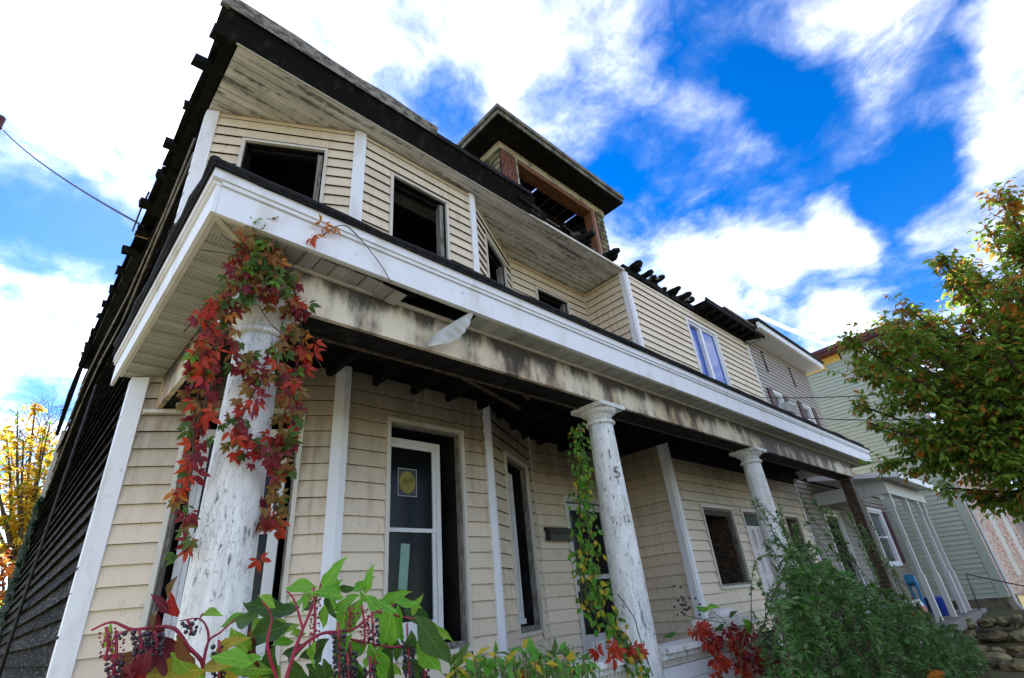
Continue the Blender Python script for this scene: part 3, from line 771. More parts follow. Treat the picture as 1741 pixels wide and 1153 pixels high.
while x < XE - .05:
    x1 = min(x + .305, XE - .03)
    if x1 < 1.30 or x > 2.10: soffit_panel(x, x1, YF + .045, 2.70, ZS + .003, 'x', 'soffit', sroot)
    elif x < 1.55: soffit_panel(x, x1, YF + .06, 2.69, ZS + .004, 'x', 'soffit', sroot, tilt=-.13 if x > 1.25 else -.02)
    x += .307
y = YF + .27
while y < 4.9:
    soffit_panel(XF + .02, .68, y, min(y + .305, 4.93), ZS + .003, 'y', 'soffit_side', sroot); y += .307
# mitred corner pair
mb = MB(); c0, c1 = (XF + .02, YF + .045), (.69, YF + .268)
mb.add([(c0[0], c0[1], ZS + .004), (c1[0] + .01, c0[1], ZS + .004), (c1[0], c1[1], ZS + .004)], [(0, 2, 1)]); mb.build('soffit_panel', 'soffit', sroot)
mb = MB(); mb.add([(c0[0], c0[1], ZS + .0045), (c1[0], c1[1], ZS + .0045), (c0[0], c1[1], ZS + .0045)], [(0, 2, 1)]); mb.build('soffit_panel', 'soffit_side', sroot)
mb = MB(); mb.bar((c0[0], c0[1], ZS), (c1[0], c1[1], ZS), .03, .012); mb.build('mitre_strip', 'trim', sroot)
# torn panel dangling over the beam
mb = MB(); o = []
top_e = smooth_path_([px(800, 531, 'y', 2.50), px(770, 548, 'y', 2.56), px(744, 566, 'y', 2.62), px(725, 587, 'y', 2.66)], 4)
bot_e = smooth_path_([px(803, 533, 'y', 2.50), px(792, 560, 'y', 2.52), px(770, 580, 'y', 2.57), px(727, 589, 'y', 2.64)], 4)
for i in range(13):
    a, b_ = top_e[i], bot_e[i]; h = .012 if i % 2 else 0
    o += [a, a.lerp(b_, .5) + Vector((0, -.015 - h, .004)), b_ + Vector((0, -h, -h * .6))]
fsx = []
for i in range(12):
    fsx += [(3 * i, 3 * i + 1, 3 * i + 4, 3 * i + 3), (3 * i + 1, 3 * i + 2, 3 * i + 5, 3 * i + 4)]
mb.add(o, fsx); mb.add([q + Vector((.004, 0, .004)) for q in o], [f_[::-1] for f_ in fsx])
lp = mb.build('torn_soffit_panel', 'greytrim', sroot); lp['label'] = 'torn white soffit panel dangling over the beam'
# dark cavity above the missing panels
mb = MB(); mb.box(XF, XE - .03, YF + .03, 4.0, ZS + .20, ZS + .22); mb.build('roof_sheathing', 'char', pr)
for i in range(13):
    mb = MB(); xx = .75 + i * .95; mb.box(xx, xx + .05, YF + .047, 2.69, ZS + .06, ZS + .19); mb.build('lookout', 'char', pr)

# beam
for i, (x0, x1) in enumerate(((.68, 4.03), (4.032, 7.40), (7.402, 11.75))):
    mb = MB(); mb.box(x0, x1, 2.70, 2.735, 3.215, ZS - .014); bo = mb.build('beam', 'beam', house)
    mb = MB(); mb.box(x0, x1, 2.736, 2.93, 3.20, ZS - .03); mb.build('beam_core', 'char', bo)
    mb = MB(); mb.box(x0, x1, 2.694, 2.728, 3.198, 3.214); mb.build('beam_bead', 'beam', bo)
    mb = MB(); mb.box(x0, x1, 2.931, 2.96, 3.19, ZS + .1); mb.build('beam_board', 'char_brown', bo)
mb = MB(); mb.box(.68, .715, 2.736, 4.80, 3.20, ZS - .014); bo = mb.build('beam', 'beam', house)
mb = MB(); mb.box(.716, .90, 2.94, 4.79, 3.215, ZS - .03); mb.build('beam_core', 'char', bo)
mb = MB(); fL.box(mb, .12, .50, .03, .055, 3.165, 3.195); mb.build('beam_bracket', 'trim', bo)
# charred porch ceiling with joists and lath
mb = MB(); mb.box(.66, XR - .05, 2.97, 4.95, 3.66, 3.70); pc = mb.build('porch_ceiling', 'char', house)
for i in range(26):
    xx = .95 + i * .43; mb = MB()
    mb.box(xx, xx + .045, 2.965, 4.85, 3.50 + random.uniform(0, .05), 3.658); mb.build('joist', 'char', pc)
mb = MB(); mb.bar((2.75, 3.35, 3.42), (3.85, 3.75, 3.47), .05, .018, jit=.006); mb.build('hanging_lath', 'char_brown', pc)
mb = MB(); mb.bar((3.2, 3.3, 3.50), (3.75, 3.5, 3.47), .035, .014, jit=.006); mb.build('hanging_lath', 'char_brown', pc)
for i in range(10):
    a = Vector((random.uniform(1, 11.5), random.uniform(3.0, 3.7), 3.55)); mb = MB()
    mb.bar(a, a + Vector((random.uniform(-.6, .6), random.uniform(-.2, .3), random.uniform(-.12, 0))), .04, .015, jit=.006); mb.build('hanging_lath', 'char', pc)
# columns
def column(cx, cy):
    z0, z1 = .62, 3.02
    mb = MB(); prof = []
    for i in range(15):
        t = i / 14; r = .145 - .027 * max(0, (t - .25) / .75) ** 1.5
        prof.append((r, z0 + (z1 - z0) * t))
    mb.lathe(cx, cy, prof, 40); c = mb.build('column', 'column', house, True)
    mb = MB(); mb.lathe(cx, cy, [(.122, 3.015), (.14, 3.02), (.146, 3.032), (.14, 3.046), (.122, 3.05)], 36); mb.build('neck_ring', 'column', c, True)
    mb = MB(); mb.lathe(cx, cy, [(.121, 3.05), (.121, 3.105), (.135, 3.11), (.165, 3.13), (.178, 3.148), (.178, 3.158)], 36); mb.build('capital', 'column', c, True)
    mb = MB(); mb.box(cx - .19, cx + .19, max(cy - .19, 2.705 - .05), cy + .19, 3.158, 3.197); mb.build('abacus', 'column', c)
    mb = MB(); mb.lathe(cx, cy, [(.18, .56), (.195, .575), (.195, .6), (.17, .62), (.15, .64)], 36); mb.build('base', 'column', c, True)
    mb = MB(); mb.box(cx - .2, cx + .2, cy - .2, cy + .2, .5, .56); mb.build('plinth', 'column', c)
    return c
c1 = column(.82, 2.85); c2 = column(4.02, 2.85); c3 = column(7.40, 2.85)
# house number traces on the middle column
def wrap_text(body, size, z, ang, c, cx, cy, r):
    vs, fs = text_mesh(body, size); mb = MB()
    mb.add([(cx + r * math.cos(ang + x / r), cy + r * math.sin(ang + x / r), z + y) for x, y, q in vs], fs); mb.build('number_mark', 'oldwood', c)
wrap_text('1', .13, 2.70, math.radians(-128), c2, 4.02, 2.85, .1375)
wrap_text('5', .15, 2.53, math.radians(-112), c2, 4.02, 2.85, .1415)
wrap_text('12', .09, 2.13, math.radians(-110), c2, 4.02, 2.85, .1495)
mb = MB(); mb.box(11.58, 11.76, 2.75, 2.93, .5, 3.198); mb.build('corner_post', 'char_brown', house)
# porch floor and solid rail
mb = MB(); mb.box(.5, XR, 2.6, 5.0, .36, .498); mb.build('porch_floor', 'oldwood', house)
mb = MB(); mb.box(.52, XR - .02, 2.68, 2.76, 0, .36); mb.build('porch_skirt', 'trim', house)
for x0, x1 in ((1.0, 3.86), (4.18, 5.33)):
    mb = MB(); mb.box(x0, x1, 2.80, 2.90, .50, 1.0); r = mb.build('porch_rail', 'white', house)
    mb = MB(); mb.box(x0, x1, 2.70, 3.0, 1.095, 1.14); mb.build('rail_cap', 'column', r)
    mb = MB(); mb.box(x0, x1, 2.735, 2.965, 1.052, 1.094); mb.build('rail_moulding', 'column', r)
    mb = MB(); mb.box(x0, x1, 2.76, 2.94, 1.0, 1.05); mb.build('rail_frieze', 'trim', r)
    k = int((x1 - x0) / .045)
    mb = MB()
    for i in range(k): mb.box(x0 + i * .045, x0 + i * .045 + .022, 2.748, 2.7595, 1.028, 1.046)
    mb.build('dentil_strip', 'trim', r)['kind'] = 'stuff'
    for i in range(4):
        mb = MB(); mb.box(x0, x1, 2.775 - .003 * (i % 2), 2.799, .55 + i * .112, .55 + i * .112 + .107); mb.build('rail_board', 'white', r)
mb = MB(); mb.box(5.34, 5.72, 2.66, 3.04, 0, 1.2); pier = mb.build('porch_pier', 'redbrick', house)
for i in range(14):
    mb = MB(); zz_ = .5 + (i // 2) * .1; xo = (i % 2) * .19; mb.box(5.338 + xo, 5.52 + xo + (.0), 2.652 - random.uniform(0, .008), 2.70, zz_, zz_ + .088); mb.build('brick', 'redbrick', pier)
mb = MB(); mb.box(5.30, 5.76, 2.62, 3.08, 1.2, 1.27); mb.build('pier_cap', 'column', pier)
mb = MB(); mb.lathe(5.53, 2.85, [(.13, 1.27), (.15, 1.29), (.12, 1.33), (.09, 1.35)], 20); mb.build('pier_finial', 'column', pier, True)

# ------------------------------------------------------------------ eaves and roof
ZE = 6.78
# eave soffit: ribbed strips along the front
mb = MB(); mb.box(.47, 7.06, 3.885, 3.905, ZE - .012, ZE + .03); es = mb.build('eave_soffit', 'trim', house)
ys = [3.905 + i * .2 for i in range(6)]
for i in range(5):
    # strips follow the recess; each runs along the street
    mb_y0, mb_y1 = ys[i], ys[i + 1] - .003
    for x0, x1 in ((.49, 3.2), (3.202, 7.04)):
        soffit_panel(x0, x1, mb_y0, mb_y1, ZE - .004 + random.uniform(-.002, .002), 'y', 'soffit_up', es, ribs=2)
# dark crown board leaning outward, broken off right of the bay
def crown(x0, x1, jag, name, parent, mat, y0, z0, y1, z1, th):
    mb = MB(); k = max(2, int((x1 - x0) / .35)); o = []
    for i in range(k + 1):
        x_ = x0 + (x1 - x0) * i / k
        j = random.uniform(-jag, jag)
        o += [(x_, y0, z0), (x_, y1, z1 + j), (x_, y1 + th, z1 + j), (x_, y0 + th, z0)]
    fs = []
    for i in range(k):
        for q in range(4): fs.append((4 * i + q, 4 * i + (q + 1) % 4, 4 * i + 4 + (q + 1) % 4, 4 * i + 4 + q))
    fs += [(3, 2, 1, 0), (4 * k, 4 * k + 1, 4 * k + 2, 4 * k + 3)]
    mb.add(o, fs); return mb.build(name, mat, parent)
def rvj(k): return Vector((random.uniform(-k, k), random.uniform(-k, k), random.uniform(-k, k)))
mb = MB()
rb = [(.36, 4.02, 6.99), (XR, 4.02, 6.90), (XR, 13.3, 7.04), (.34, 13.3, 7.04), (4.6, 8.5, 8.75), (XR, 8.5, 8.75)]
mb.add(rb, [(0, 1, 5, 4), (3, 0, 4), (2, 3, 4, 5), (1, 2, 5)]); mb.add([(x_, y_, z_ - .05) for x_, y_, z_ in rb], [(4, 5, 1, 0), (4, 0, 3), (5, 4, 3, 2), (5, 2, 1)])
roof = mb.build('roof', 'char', house)
CE = 4.62
mb = MB(); mb.bar((CE - .3, 3.80, 6.93), (CE + .35, 3.84, 6.86), .03, .14, jit=.02, taper=.3); mb.build('split_board', 'char', roof)
mb = MB(); mb.bar((CE - .2, 3.88, 6.83), (CE + .6, 3.90, 6.81), .03, .07, jit=.012, taper=.4); mb.build('split_board', 'char', roof)
mb = MB(); mb.hexa([(.32, 3.70, 6.96), (CE - .1, 3.70, 6.96), (CE - .5, 4.3, 6.98), (.36, 4.3, 7.0), (.32, 3.70, 7.03), (CE - .1, 3.70, 7.03), (CE - .5, 4.3, 7.12), (.36, 4.3, 7.12)]); mb.build('roof_deck', 'char', roof)
crown(.26, CE, .006, 'crown_board', roof, 'char', 3.885, ZE - .004, 3.715, 6.985, .03)
for x0, x1 in ((.24, 1.36), (1.355, 2.78)):
    crown(x0, x1, .02, 'roof_edge_board', roof, 'deckedge', 3.700, 6.965, 3.655, 7.085, .05)
mb = MB(); mb.tube([(2.66, 3.68, 7.05), (2.74, 3.70, 7.075), (2.80, 3.72, 7.05)], [.035, .03, .012], 7); mb.build('curled_flashing', 'deckedge', roof, True)
# front rafter tails, charred, where the eave has gone
for i, xx in enumerate((5.98, 6.13, 6.71, 6.86, 7.40, 7.56, 7.78, 8.05, 8.2, 8.52, 8.76, 8.92, 9.15, 9.43)):
    mb = MB(); dz = random.uniform(-.03, .03); tip = 3.68 + (random.uniform(0, .03) if i % 2 == 0 else random.uniform(.08, .2))
    a = Vector((xx + random.uniform(-.06, .06), 4.35, 6.97)); b_ = Vector((xx + random.uniform(-.03, .03), tip, 6.975 + dz)); r0 = random.uniform(.055, .08)
    pts = [a.lerp(b_, t) + rvj(.008) for t in (0, .25, .5, .72, .88, 1)]
    mb.tube(pts, [r0 * random.uniform(.85, 1.1) for _ in range(5)] + [r0 * random.uniform(.45, .8)], 7); mb.build('rafter_tail', 'char', roof)
for i in range(9):
    mb = MB(); x0 = 7.1 + i * .55
    mb.bar((x0, 3.95 + random.uniform(-.03, .03), 6.87 + random.uniform(-.03, .03)), (x0 + random.uniform(.5, .8), 3.95 + random.uniform(-.03, .03), 6.87 + random.uniform(-.03, .04)), .09, .14, jit=.02); mb.build('charred_plate', 'char', roof)
# surviving eave box by the party wall
mb = MB(); mb.box(9.6, 12.45, 3.62, 4.0, 6.90, 6.93); eb = mb.build('eave_box', 'char', roof)
for i in range(8):
    mb = MB(); mb.box(9.62 + i * .35, 9.67 + i * .35, 3.64, 3.99, 6.80, 6.898); mb.build('eave_lookout', 'char', eb)
mb = MB(); mb.box(9.6, 12.5, 3.58, 3.615, 6.86, 6.99); mb.build('eave_board', 'char', eb)
mb = MB(); mb.bar((10.4, 3.60, 7.0), (12.5, 3.60, 7.01), .10, .05, jit=.01); mb.build('gutter', 'deckedge', eb)
mb = MB(); mb.bar((12.0, 3.88, 6.72), (12.45, 3.70, 6.86), .07, .06, jit=.01); mb.build('broken_bracket', 'deckedge', eb)
# left eave: rafter tails in a row
LT = [(.23, 3.99), (.23, 4.45), (.245, 5.13), (.255, 5.81), (.26, 6.44), (.27, 7.14), (.31, 7.80), (.30, 8.40), (.31, 9.05), (.315, 9.70), (.325, 10.26), (.33, 10.82), (.34, 11.48), (.35, 12.1), (.36, 12.7), (.37, 13.2)]
for i, (xt, yy) in enumerate(LT):
    mb = MB(); hgt = .11 + random.uniform(-.01, .014)
    mb.bar((.75, yy + random.uniform(-.05, .05), 6.97), (xt - random.choice((.03, .03, .05, .01, -.03)), yy + random.uniform(-.03, .03), 6.94 + random.uniform(-.012, .012)), .10, hgt, jit=.014, taper=random.choice((1.0, 1.0, .9, .75, .6)))
    mb.build('rafter_tail', 'char', roof)
mb = MB(); mb.bar((.50, 7.86, 6.93), (.33, 7.86, 6.925), .05, .07); o = mb.build('split_rafter', 'freshwood', roof)
def deckrun(y0, y1, x0, nm='roof_board'):
    k = int((y1 - y0) / .5) + 1; o = []; mb = MB()
    for i in range(k + 1):
        y_ = y0 + (y1 - y0) * i / k; x_ = x0 + random.uniform(-.012, .012)
        o += [(x_, y_, 6.995), (x_, y_, 7.03), (.6, y_, 7.05), (.6, y_, 6.995)]
    fs = []
    for i in range(k):
        for q in range(4): fs.append((4 * i + q, 4 * i + 4 + q, 4 * i + 4 + (q + 1) % 4, 4 * i + (q + 1) % 4))
    fs += [(0, 1, 2, 3), (4 * k + 3, 4 * k + 2, 4 * k + 1, 4 * k)]
    mb.add(o, fs); mb.build(nm, 'char', roof)
deckrun(3.72, 6.3, .315); deckrun(6.35, 7.15, .32); deckrun(8.38, 13.35, .36)
for y0, y1, x_ in ((3.9, 6.1, .40), (6.2, 7.2, .42), (8.3, 13.2, .43)):
    mb = MB(); mb.bar((x_ + .03, y0, 6.90), (x_ + .03, y1, 6.87), .10, .03, jit=.01); mb.build('soffit_plank', 'char', roof)
# hanging charred panel at the back end of the eave
mb = MB(); mb.hexa([(.30, 12.3, 5.95), (.34, 13.25, 5.40), (.40, 13.25, 5.40), (.36, 12.3, 5.95), (.34, 11.9, 6.95), (.36, 13.3, 6.95), (.42, 13.3, 6.95), (.40, 11.9, 6.95)]); mb.build('hanging_panel', 'char', roof)
for i in range(6):
    mb = MB(); yy = 11.9 + i * .25; mb.bar((.36, yy, 6.98), (.33 + random.uniform(-.03, .03), yy + .05, 7.12 + random.uniform(.0, .1)), .04, .02, jit=.006); mb.build('splinter', 'char', roof)
# loose cables and flashing along the side
def cable(pts, r, mat, nm='cable'):
    mb = MB(); mb.tube(pts, r, 5); mb.build(nm, mat, house, True)
cable([(.47, 5.15, 6.55), (.47, 6.0, 6.1), (.46, 7.6, 5.75), (.455, 9.5, 5.9), (.45, 11.2, 5.9), (.45, 12.6, 5.3)], .014, 'cable')
cable([(.485, 5.0, 6.2), (.47, 5.9, 5.75), (.47, 7.4, 5.2), (.46, 9.0, 5.3), (.46, 10.6, 5.0), (.46, 12.0, 4.1)], .014, 'cable')
cable([(.48, 8.6, 4.8), (.47, 9.0, 3.5), (.46, 9.2, 2.4), (.46, 9.3, .7)], .02, 'wire', 'conduit')
cable([(.30, 6.9, 6.98), (.29, 7.3, 6.95), (.30, 7.9, 6.97)], .012, 'wire')
mb = MB(); mb.box(.425, .52, 13.2, 13.26, .4, 5.5); mb.build('corner_board', 'trim', house)

# ------------------------------------------------------------------ dormer
DX0, DX1, DY = 4.87, 7.93, 4.6
fG = Facet((DX0, DY), (DX1, DY)); fH = Facet((DX0, 7.2), (DX0, DY)); fK = Facet((DX1, DY), (DX1, 7.2))
ZD0, ZD1 = 7.2, 9.15
op = (.40, 2.68, 7.72, 8.98)
dm = fG.wall('dormer', ZD0, ZD1, [op], 'redwood', house, .14)
fH.wall('dormer_cheek', ZD0, ZD1, [], 'charclap', dm, .1).parent = dm
fK.wall('dormer_cheek', ZD0, ZD1, [], 'charclap', dm, .1).parent = dm
for o in dm.children: o.matrix_parent_inverse = Matrix.Identity(4)
def shingles(f, a0, a1, z0, z1, cw=.16, e=.13):
    z_ = z0; r = 0
    while z_ < z1 - .02:
        a = a0 - (cw / 2 if r % 2 else 0)
        while a < a1 - .01:
            b_ = min(a + cw * random.uniform(.75, 1.2), a1); aa = max(a, a0)
            if b_ - aa > .02:
                mb = MB(); n1 = .018 + random.uniform(0, .008)
                z1_ = min(z_ + e, z1); zl = z_ + random.uniform(-.004, .004)
                mb.hexa([f.pt(aa + .003, n1, zl), f.pt(b_ - .003, n1, zl), f.pt(b_ - .003, .001, zl), f.pt(aa + .003, .001, zl), f.pt(aa + .003, .006, z1_), f.pt(b_ - .003, .006, z1_), f.pt(b_ - .003, .001, z1_), f.pt(aa + .003, .001, z1_)])
                mb.build('shingle', 'shingle', dm)
            a = b_
        z_ += e; r += 1
shingles(fH, fH.L - 1.15, fH.L - .002, 7.75, 8.98); shingles(fG, 2.80, fG.L - .002, 7.5, 8.98)
fG.bx('frieze_board', 'frieze', dm, -.03, fG.L + .03, .002, .035, 8.985, ZD1 - .001); fH.bx('frieze_board', 'frieze', dm, .0, fH.L - .0, .002, .03, 8.985, ZD1 - .001)
for i in range(3): fG.bx('sheathing_board', 'redwood', dm, .005 + i * .118, .005 + i * .118 + .113, .002, .03 + random.uniform(0, .012), 7.6, 8.98)
fG.bx('window_post', 'frieze', dm, .365, .398, .002, .045, 7.6, 8.983)
fG.bx('window_post', 'brownwood', dm, op[1] - .10, op[1] - .002, -.16, .03, 7.7, 8.88); fG.bx('window_trim', 'freshwood', dm, op[1], op[1] + .03, .002, .03, 7.6, 8.983)
fG.bx('window_header', 'brownwood', dm, op[0], op[1], -.22, .028, 8.88, 8.98)
fG.bx('window_sill', 'char_brown', dm, op[0], op[1], -.2, .04, 7.68, 7.72)
# dormer eaves
EX0, EX1, EY0, EY1 = 4.45, 8.08, 4.14, 7.2
mb = MB(); mb.box(EX0, EX1, EY0, DY + .02, ZD1 + .001, ZD1 + .03); mb.box(EX0, DX0 + .02, DY + .021, EY1, ZD1 + .001, ZD1 + .03); mb.box(DX1 - .02, EX1, DY + .021, EY1, ZD1 + .001, ZD1 + .03)
mb.build('dormer_soffit', 'char', dm)
mb = MB(); mb.box(EX0 - .02, EX1 + .02, EY0 - .02, EY0, ZD1 - .005, ZD1 + .10); mb.box(EX0 - .05, EX1 + .05, EY0 - .05, EY0 - .001, ZD1 + .101, ZD1 + .19); mb.build('dormer_fascia', 'cornice', dm)
mb = MB(); mb.box(EX0 - .02, EX0, EY0 + .001, EY1, ZD1 - .005, ZD1 + .10); mb.box(EX0 - .05, EX0 - .001, EY0 + .0, EY1, ZD1 + .101, ZD1 + .19); mb.build('dormer_fascia', 'cornice', dm)
mb = MB(); mb.box(EX1, EX1 + .02, EY0 + .001, EY1, ZD1 - .005, ZD1 + .10); mb.build('dormer_fascia', 'char', dm)
# roof deck of the dormer: boards with daylight between them
gaps = [(6.01, .018), (6.37, .055), (6.80, .024), (7.06, .016), (7.35, .024), (7.66, .05)]
edges = [EX0]
for gx, gw in gaps: edges += [gx - gw / 2, gx + gw / 2]
edges.append(EX1)
mb = MB(); mb.box(EX0, EX1, EY0, 4.86, ZD1 + .10, ZD1 + .16); mb.build('dormer_deck', 'char', dm)
for i in range(0, len(edges), 2):
    x0, x1 = edges[i], edges[i + 1]; k = max(1, round((x1 - x0) / .22))
    for j in range(k):
        mb = MB(); mb.box(x0 + (x1 - x0) * j / k, x0 + (x1 - x0) * (j + 1) / k, 4.861, EY1 - random.uniform(0, .05), ZD1 + .11, ZD1 + .14 + random.uniform(0, .01)); mb.build('deck_board', 'char', dm)
for i, yy in enumerate((4.9, 5.42, 6.0, 6.6)):
    if i: mb = MB(); mb.box(DX0 + .1, DX1 - .1, yy, yy + .05, ZD1 - .03, ZD1 + .109); mb.build('ceiling_joist', 'char_brown', dm)
# wreckage in the opening
for (x0, y0, z0, x1, y1, z1, w_) in ((5.3, 4.4, 7.5, 6.3, 4.75, 7.95, .2), (5.9, 4.35, 7.45, 7.2, 4.7, 7.85, .22), (6.2, 4.2, 7.4, 7.0, 4.9, 8.0, .18), (6.9, 4.35, 7.45, 7.5, 4.75, 7.9, .12), (5.2, 4.3, 7.45, 5.5, 4.6, 7.9, .1)):
    mb = MB(); mb.bar((x0, y0, z0), (x1, y1, z1), w_, .05, jit=.02); mb.build('fallen_plank', random.choice(('char_brown', 'oldwood', 'char')), dm)
mb = MB(); mb.box(DX0 + .1, DX1 - .1, 7.1, 7.2, 7.2, 9.2); mb.build('dormer_back', 'char', dm)

# mailbox by the door
mbx = thing('mailbox', fE.pt(.36, .06, 2.27), 'small black metal mailbox on the cream wall beside the storm door', 'mailbox')
mb = MB(); fE.box(mb, .12, .60, .025, .11, 2.27, 2.39); mb.build('box_body', 'plastic_black', mbx)
mb = MB()
mb.hexa([fE.pt(.105, .13, 2.36), fE.pt(.615, .13, 2.36), fE.pt(.615, .02, 2.392), fE.pt(.105, .02, 2.392), fE.pt(.105, .135, 2.385), fE.pt(.615, .135, 2.385), fE.pt(.615, .02, 2.445), fE.pt(.105, .02, 2.445)])
mb.build('lid', 'plastic_black', mbx)
mb = MB(); fE.box(mb, .29, .43, .1105, .118, 2.335, 2.352); mb.build('slot_trim', 'plastic_black', mbx)

# ------------------------------------------------------------------ grey neighbour house
nb = thing('grey_row_house', (14.3, 5.5, 0), 'tan grey sided house with maroon shutters joined to the burned house', 'house')
fN = Facet((12.14, 3.93), (16.25, 3.93))
n1 = (.62, 1.15, 5.05, 5.62); n2 = (2.55, 3.15, 5.05, 5.66)
nw = fN.wall('wall', 3.6, 6.98, [n1, n2], 'black', nb)
fN.boards(4.8, 6.96, .105, [(h[0] - .04, h[1] + .04, h[2] - .04, h[3] + .04) for h in (n1, n2)], 'siding_grey', nw, stuff=True, proud=.016)
for h in (n1, n2):
    w = jambs(fN, 'window', *h, nb, 'white', .12, .03); casing(fN, *h, w, 'white', .05, .03)
    fN.bx('sash', 'white', w, h[0] + .03, h[1] - .03, -.07, -.04, (h[2] + h[3]) / 2 - .02, (h[2] + h[3]) / 2 + .02)
    fN.bx('pane', 'glass_grey', w, h[0] + .03, h[1] - .03, -.09, -.08, h[2] + .03, h[3] - .03)
    for a in (h[0] - .33, h[1] + .06):
        fN.bx('shutter', 'maroon', nb, a, a + .27, .02, .05, h[2], h[3] + .04)
for a in (.75, 2.55):
    for k in range(7): fN.bx('wall_vent_slat', 'char', nb, a, a + .10, .018, .03, 6.2 + k * .085, 6.2 + k * .085 + .05)
mb = MB(); mb.box(12.0, 16.3, 3.50, 3.93, 6.93, 6.955); sf = mb.build('eave_soffit', 'greytrim', nb)
mb = MB(); mb.box(11.95, 16.35, 3.44, 3.50, 6.94, 7.10); mb.build('gutter', 'white', sf)
mb = MB(); rb = [(11.9, 3.40, 7.10), (16.4, 3.40, 7.10), (16.4, 9, 8.6), (11.9, 9, 8.6)]
mb.add(rb + [(x, y, z + .07) for x, y, z in rb], [(3, 2, 1, 0), (4, 5, 6, 7), (0, 1, 5, 4), (1, 2, 6, 5), (2, 3, 7, 6), (3, 0, 4, 7)]); mb.build('roof', 'tar', nb)
fO = Facet((12.14, 3.96), (19.1, 3.96))
nd = (1.3, 2.3, .6, 2.85); nwn = (5.0, 6.3, 1.75, 3.1)
lw = fO.wall('wall', .4, 3.55, [nd, nwn], 'black', nb)
fO.boards(.7, 3.5, .105, [(h[0] - .06, h[1] + .06, h[2] - .06, h[3] + .06) for h in (nd, nwn)], 'siding_shaded', lw, stuff=True)
mb = MB(); mb.box(12.14, 19.1, 4.09, 9, .3, 3.56); mb.box(12.2, 16.2, 4.1, 9, 3.57, 7.05); mb.build('house_core', 'siding_grey', nb)
dd = jambs(fO, 'door', *nd, nb, 'white', .1, .05); casing(fO, *nd, dd, 'greytrim', .08, .03, 'LRT')
fO.bx('door_leaf', 'black', dd, nd[0] + .05, nd[1] - .05, -.08, -.05, .6, 2.73); fO.bx('kick_panel', 'white', dd, nd[0] + .12, nd[1] - .12, -.049, -.04, .75, 1.5)
w = jambs(fO, 'window', *nwn, nb, 'white', .1, .05); casing(fO, *nwn, w, 'white', .07, .03)
zm = (nwn[2] + nwn[3]) / 2
fO.bx('sash', 'white', w, nwn[0] + .05, nwn[1] - .05, -.06, -.03, zm - .025, zm + .025)
fO.bx('pane', 'glass_grey', w, nwn[0] + .05, nwn[1] - .05, -.08, -.075, zm + .025, nwn[3] - .05); fO.bx('pane', 'glass_grey', w, nwn[0] + .05, nwn[1] - .05, -.08, -.075, nwn[2] + .05, zm - .025)
fO.bx('shutter', 'maroon', nb, nwn[1] + .09, nwn[1] + .42, .02, .05, nwn[2], nwn[3])
# its porch
mb = MB(); q = [(13.0, 2.25, 3.24), (17.0, 2.25, 3.24), (17.0, 3.9, 3.52), (13.0, 3.9, 3.52)]
mb.add(q + [(x, y, z + .05) for x, y, z in q], [(3, 2, 1, 0), (4, 5, 6, 7), (0, 1, 5, 4), (1, 2, 6, 5), (2, 3, 7, 6), (3, 0, 4, 7)]); npo = mb.build('porch_roof', 'greytrim', nb)
mb = MB(); mb.box(13.3, 16.6, 3.2, 3.9, 3.56, 3.63); mb.build('rusty_flashing', 'rust', npo)
mb = MB(); mb.box(12.98, 17.02, 2.21, 2.25, 3.2, 3.32); mb.build('fascia', 'white', npo)
mb = MB(); q = [(12.96, 2.21, 3.22), (12.995, 2.21, 3.22), (12.995, 3.9, 3.49), (12.96, 3.9, 3.49)]
mb.add(q + [(x, y, z + .10) for x, y, z in q], [(3, 2, 1, 0), (4, 5, 6, 7), (0, 1, 5, 4), (1, 2, 6, 5), (2, 3, 7, 6), (3, 0, 4, 7)]); mb.build('fascia', 'white', npo)
mb = MB(); mb.box(13.2, 16.8, 2.55, 2.70, 2.98, 3.22); mb.box(13.2, 13.35, 2.701, 3.95, 2.98, 3.24); mb.build('porch_beam', 'greytrim', npo)
for xx, zt in ((13.4, 2.98), (14.75, 2.98), (15.9, 2.98), (16.5, 2.98)):
    mb = MB(); mb.box(xx - .032, xx + .032, 2.588, 2.652, .62, zt); mb.build('porch_post', 'greytrim', nb)
    mb = MB(); mb.box(xx - .05, xx + .05, 2.57, 2.67, .62, 1.45); mb.build('post_sleeve', 'greytrim', nb); mb = MB(); mb.box(xx - .048, xx + .048, 2.572, 2.668, 2.72, 2.98); mb.build('post_head', 'greytrim', nb)
mb = MB(); mb.box(12.9, 17.6, 2.45, 3.95, .42, .60); mb.build('porch_floor', 'oldwood', nb)
mb = MB(); mb.box(13.0, 16.95, 2.5, 2.58, 0, .42); mb.build('porch_skirt', 'foundation', nb)
for k in range(3):
    mb = MB(); mb.box(15.2, 16.2, 2.0 - k * .28 + .28, 2.44 - k * .28 + .05 if k == 0 else 2.28 - (k - 1) * .28, 0, .42 - k * .14); mb.build('step', 'concrete', nb)
mb = MB(); mb.tube([(16.7, 2.45, .6), (16.72, 2.40, 1.35), (16.9, 1.5, 1.0), (16.92, 1.5, .05)], .018, 6); mb.build('handrail', 'plastic_black', nb)
# window air conditioner
ac = thing('air_conditioner', fN.pt(.88, .1, 5.04), 'grey window air conditioner in the upper window of the grey house', 'air conditioner')
mb = MB(); fN.box(mb, .66, 1.1, -.03, .26, 5.08, 5.30); mb.build('case', 'greytrim', ac)
for k in range(4):
    mb = MB(); fN.box(mb, .69, 1.07, .261, .268, 5.11 + k * .045, 5.13 + k * .045); mb.build('grille_slat', 'plastic_black', ac)
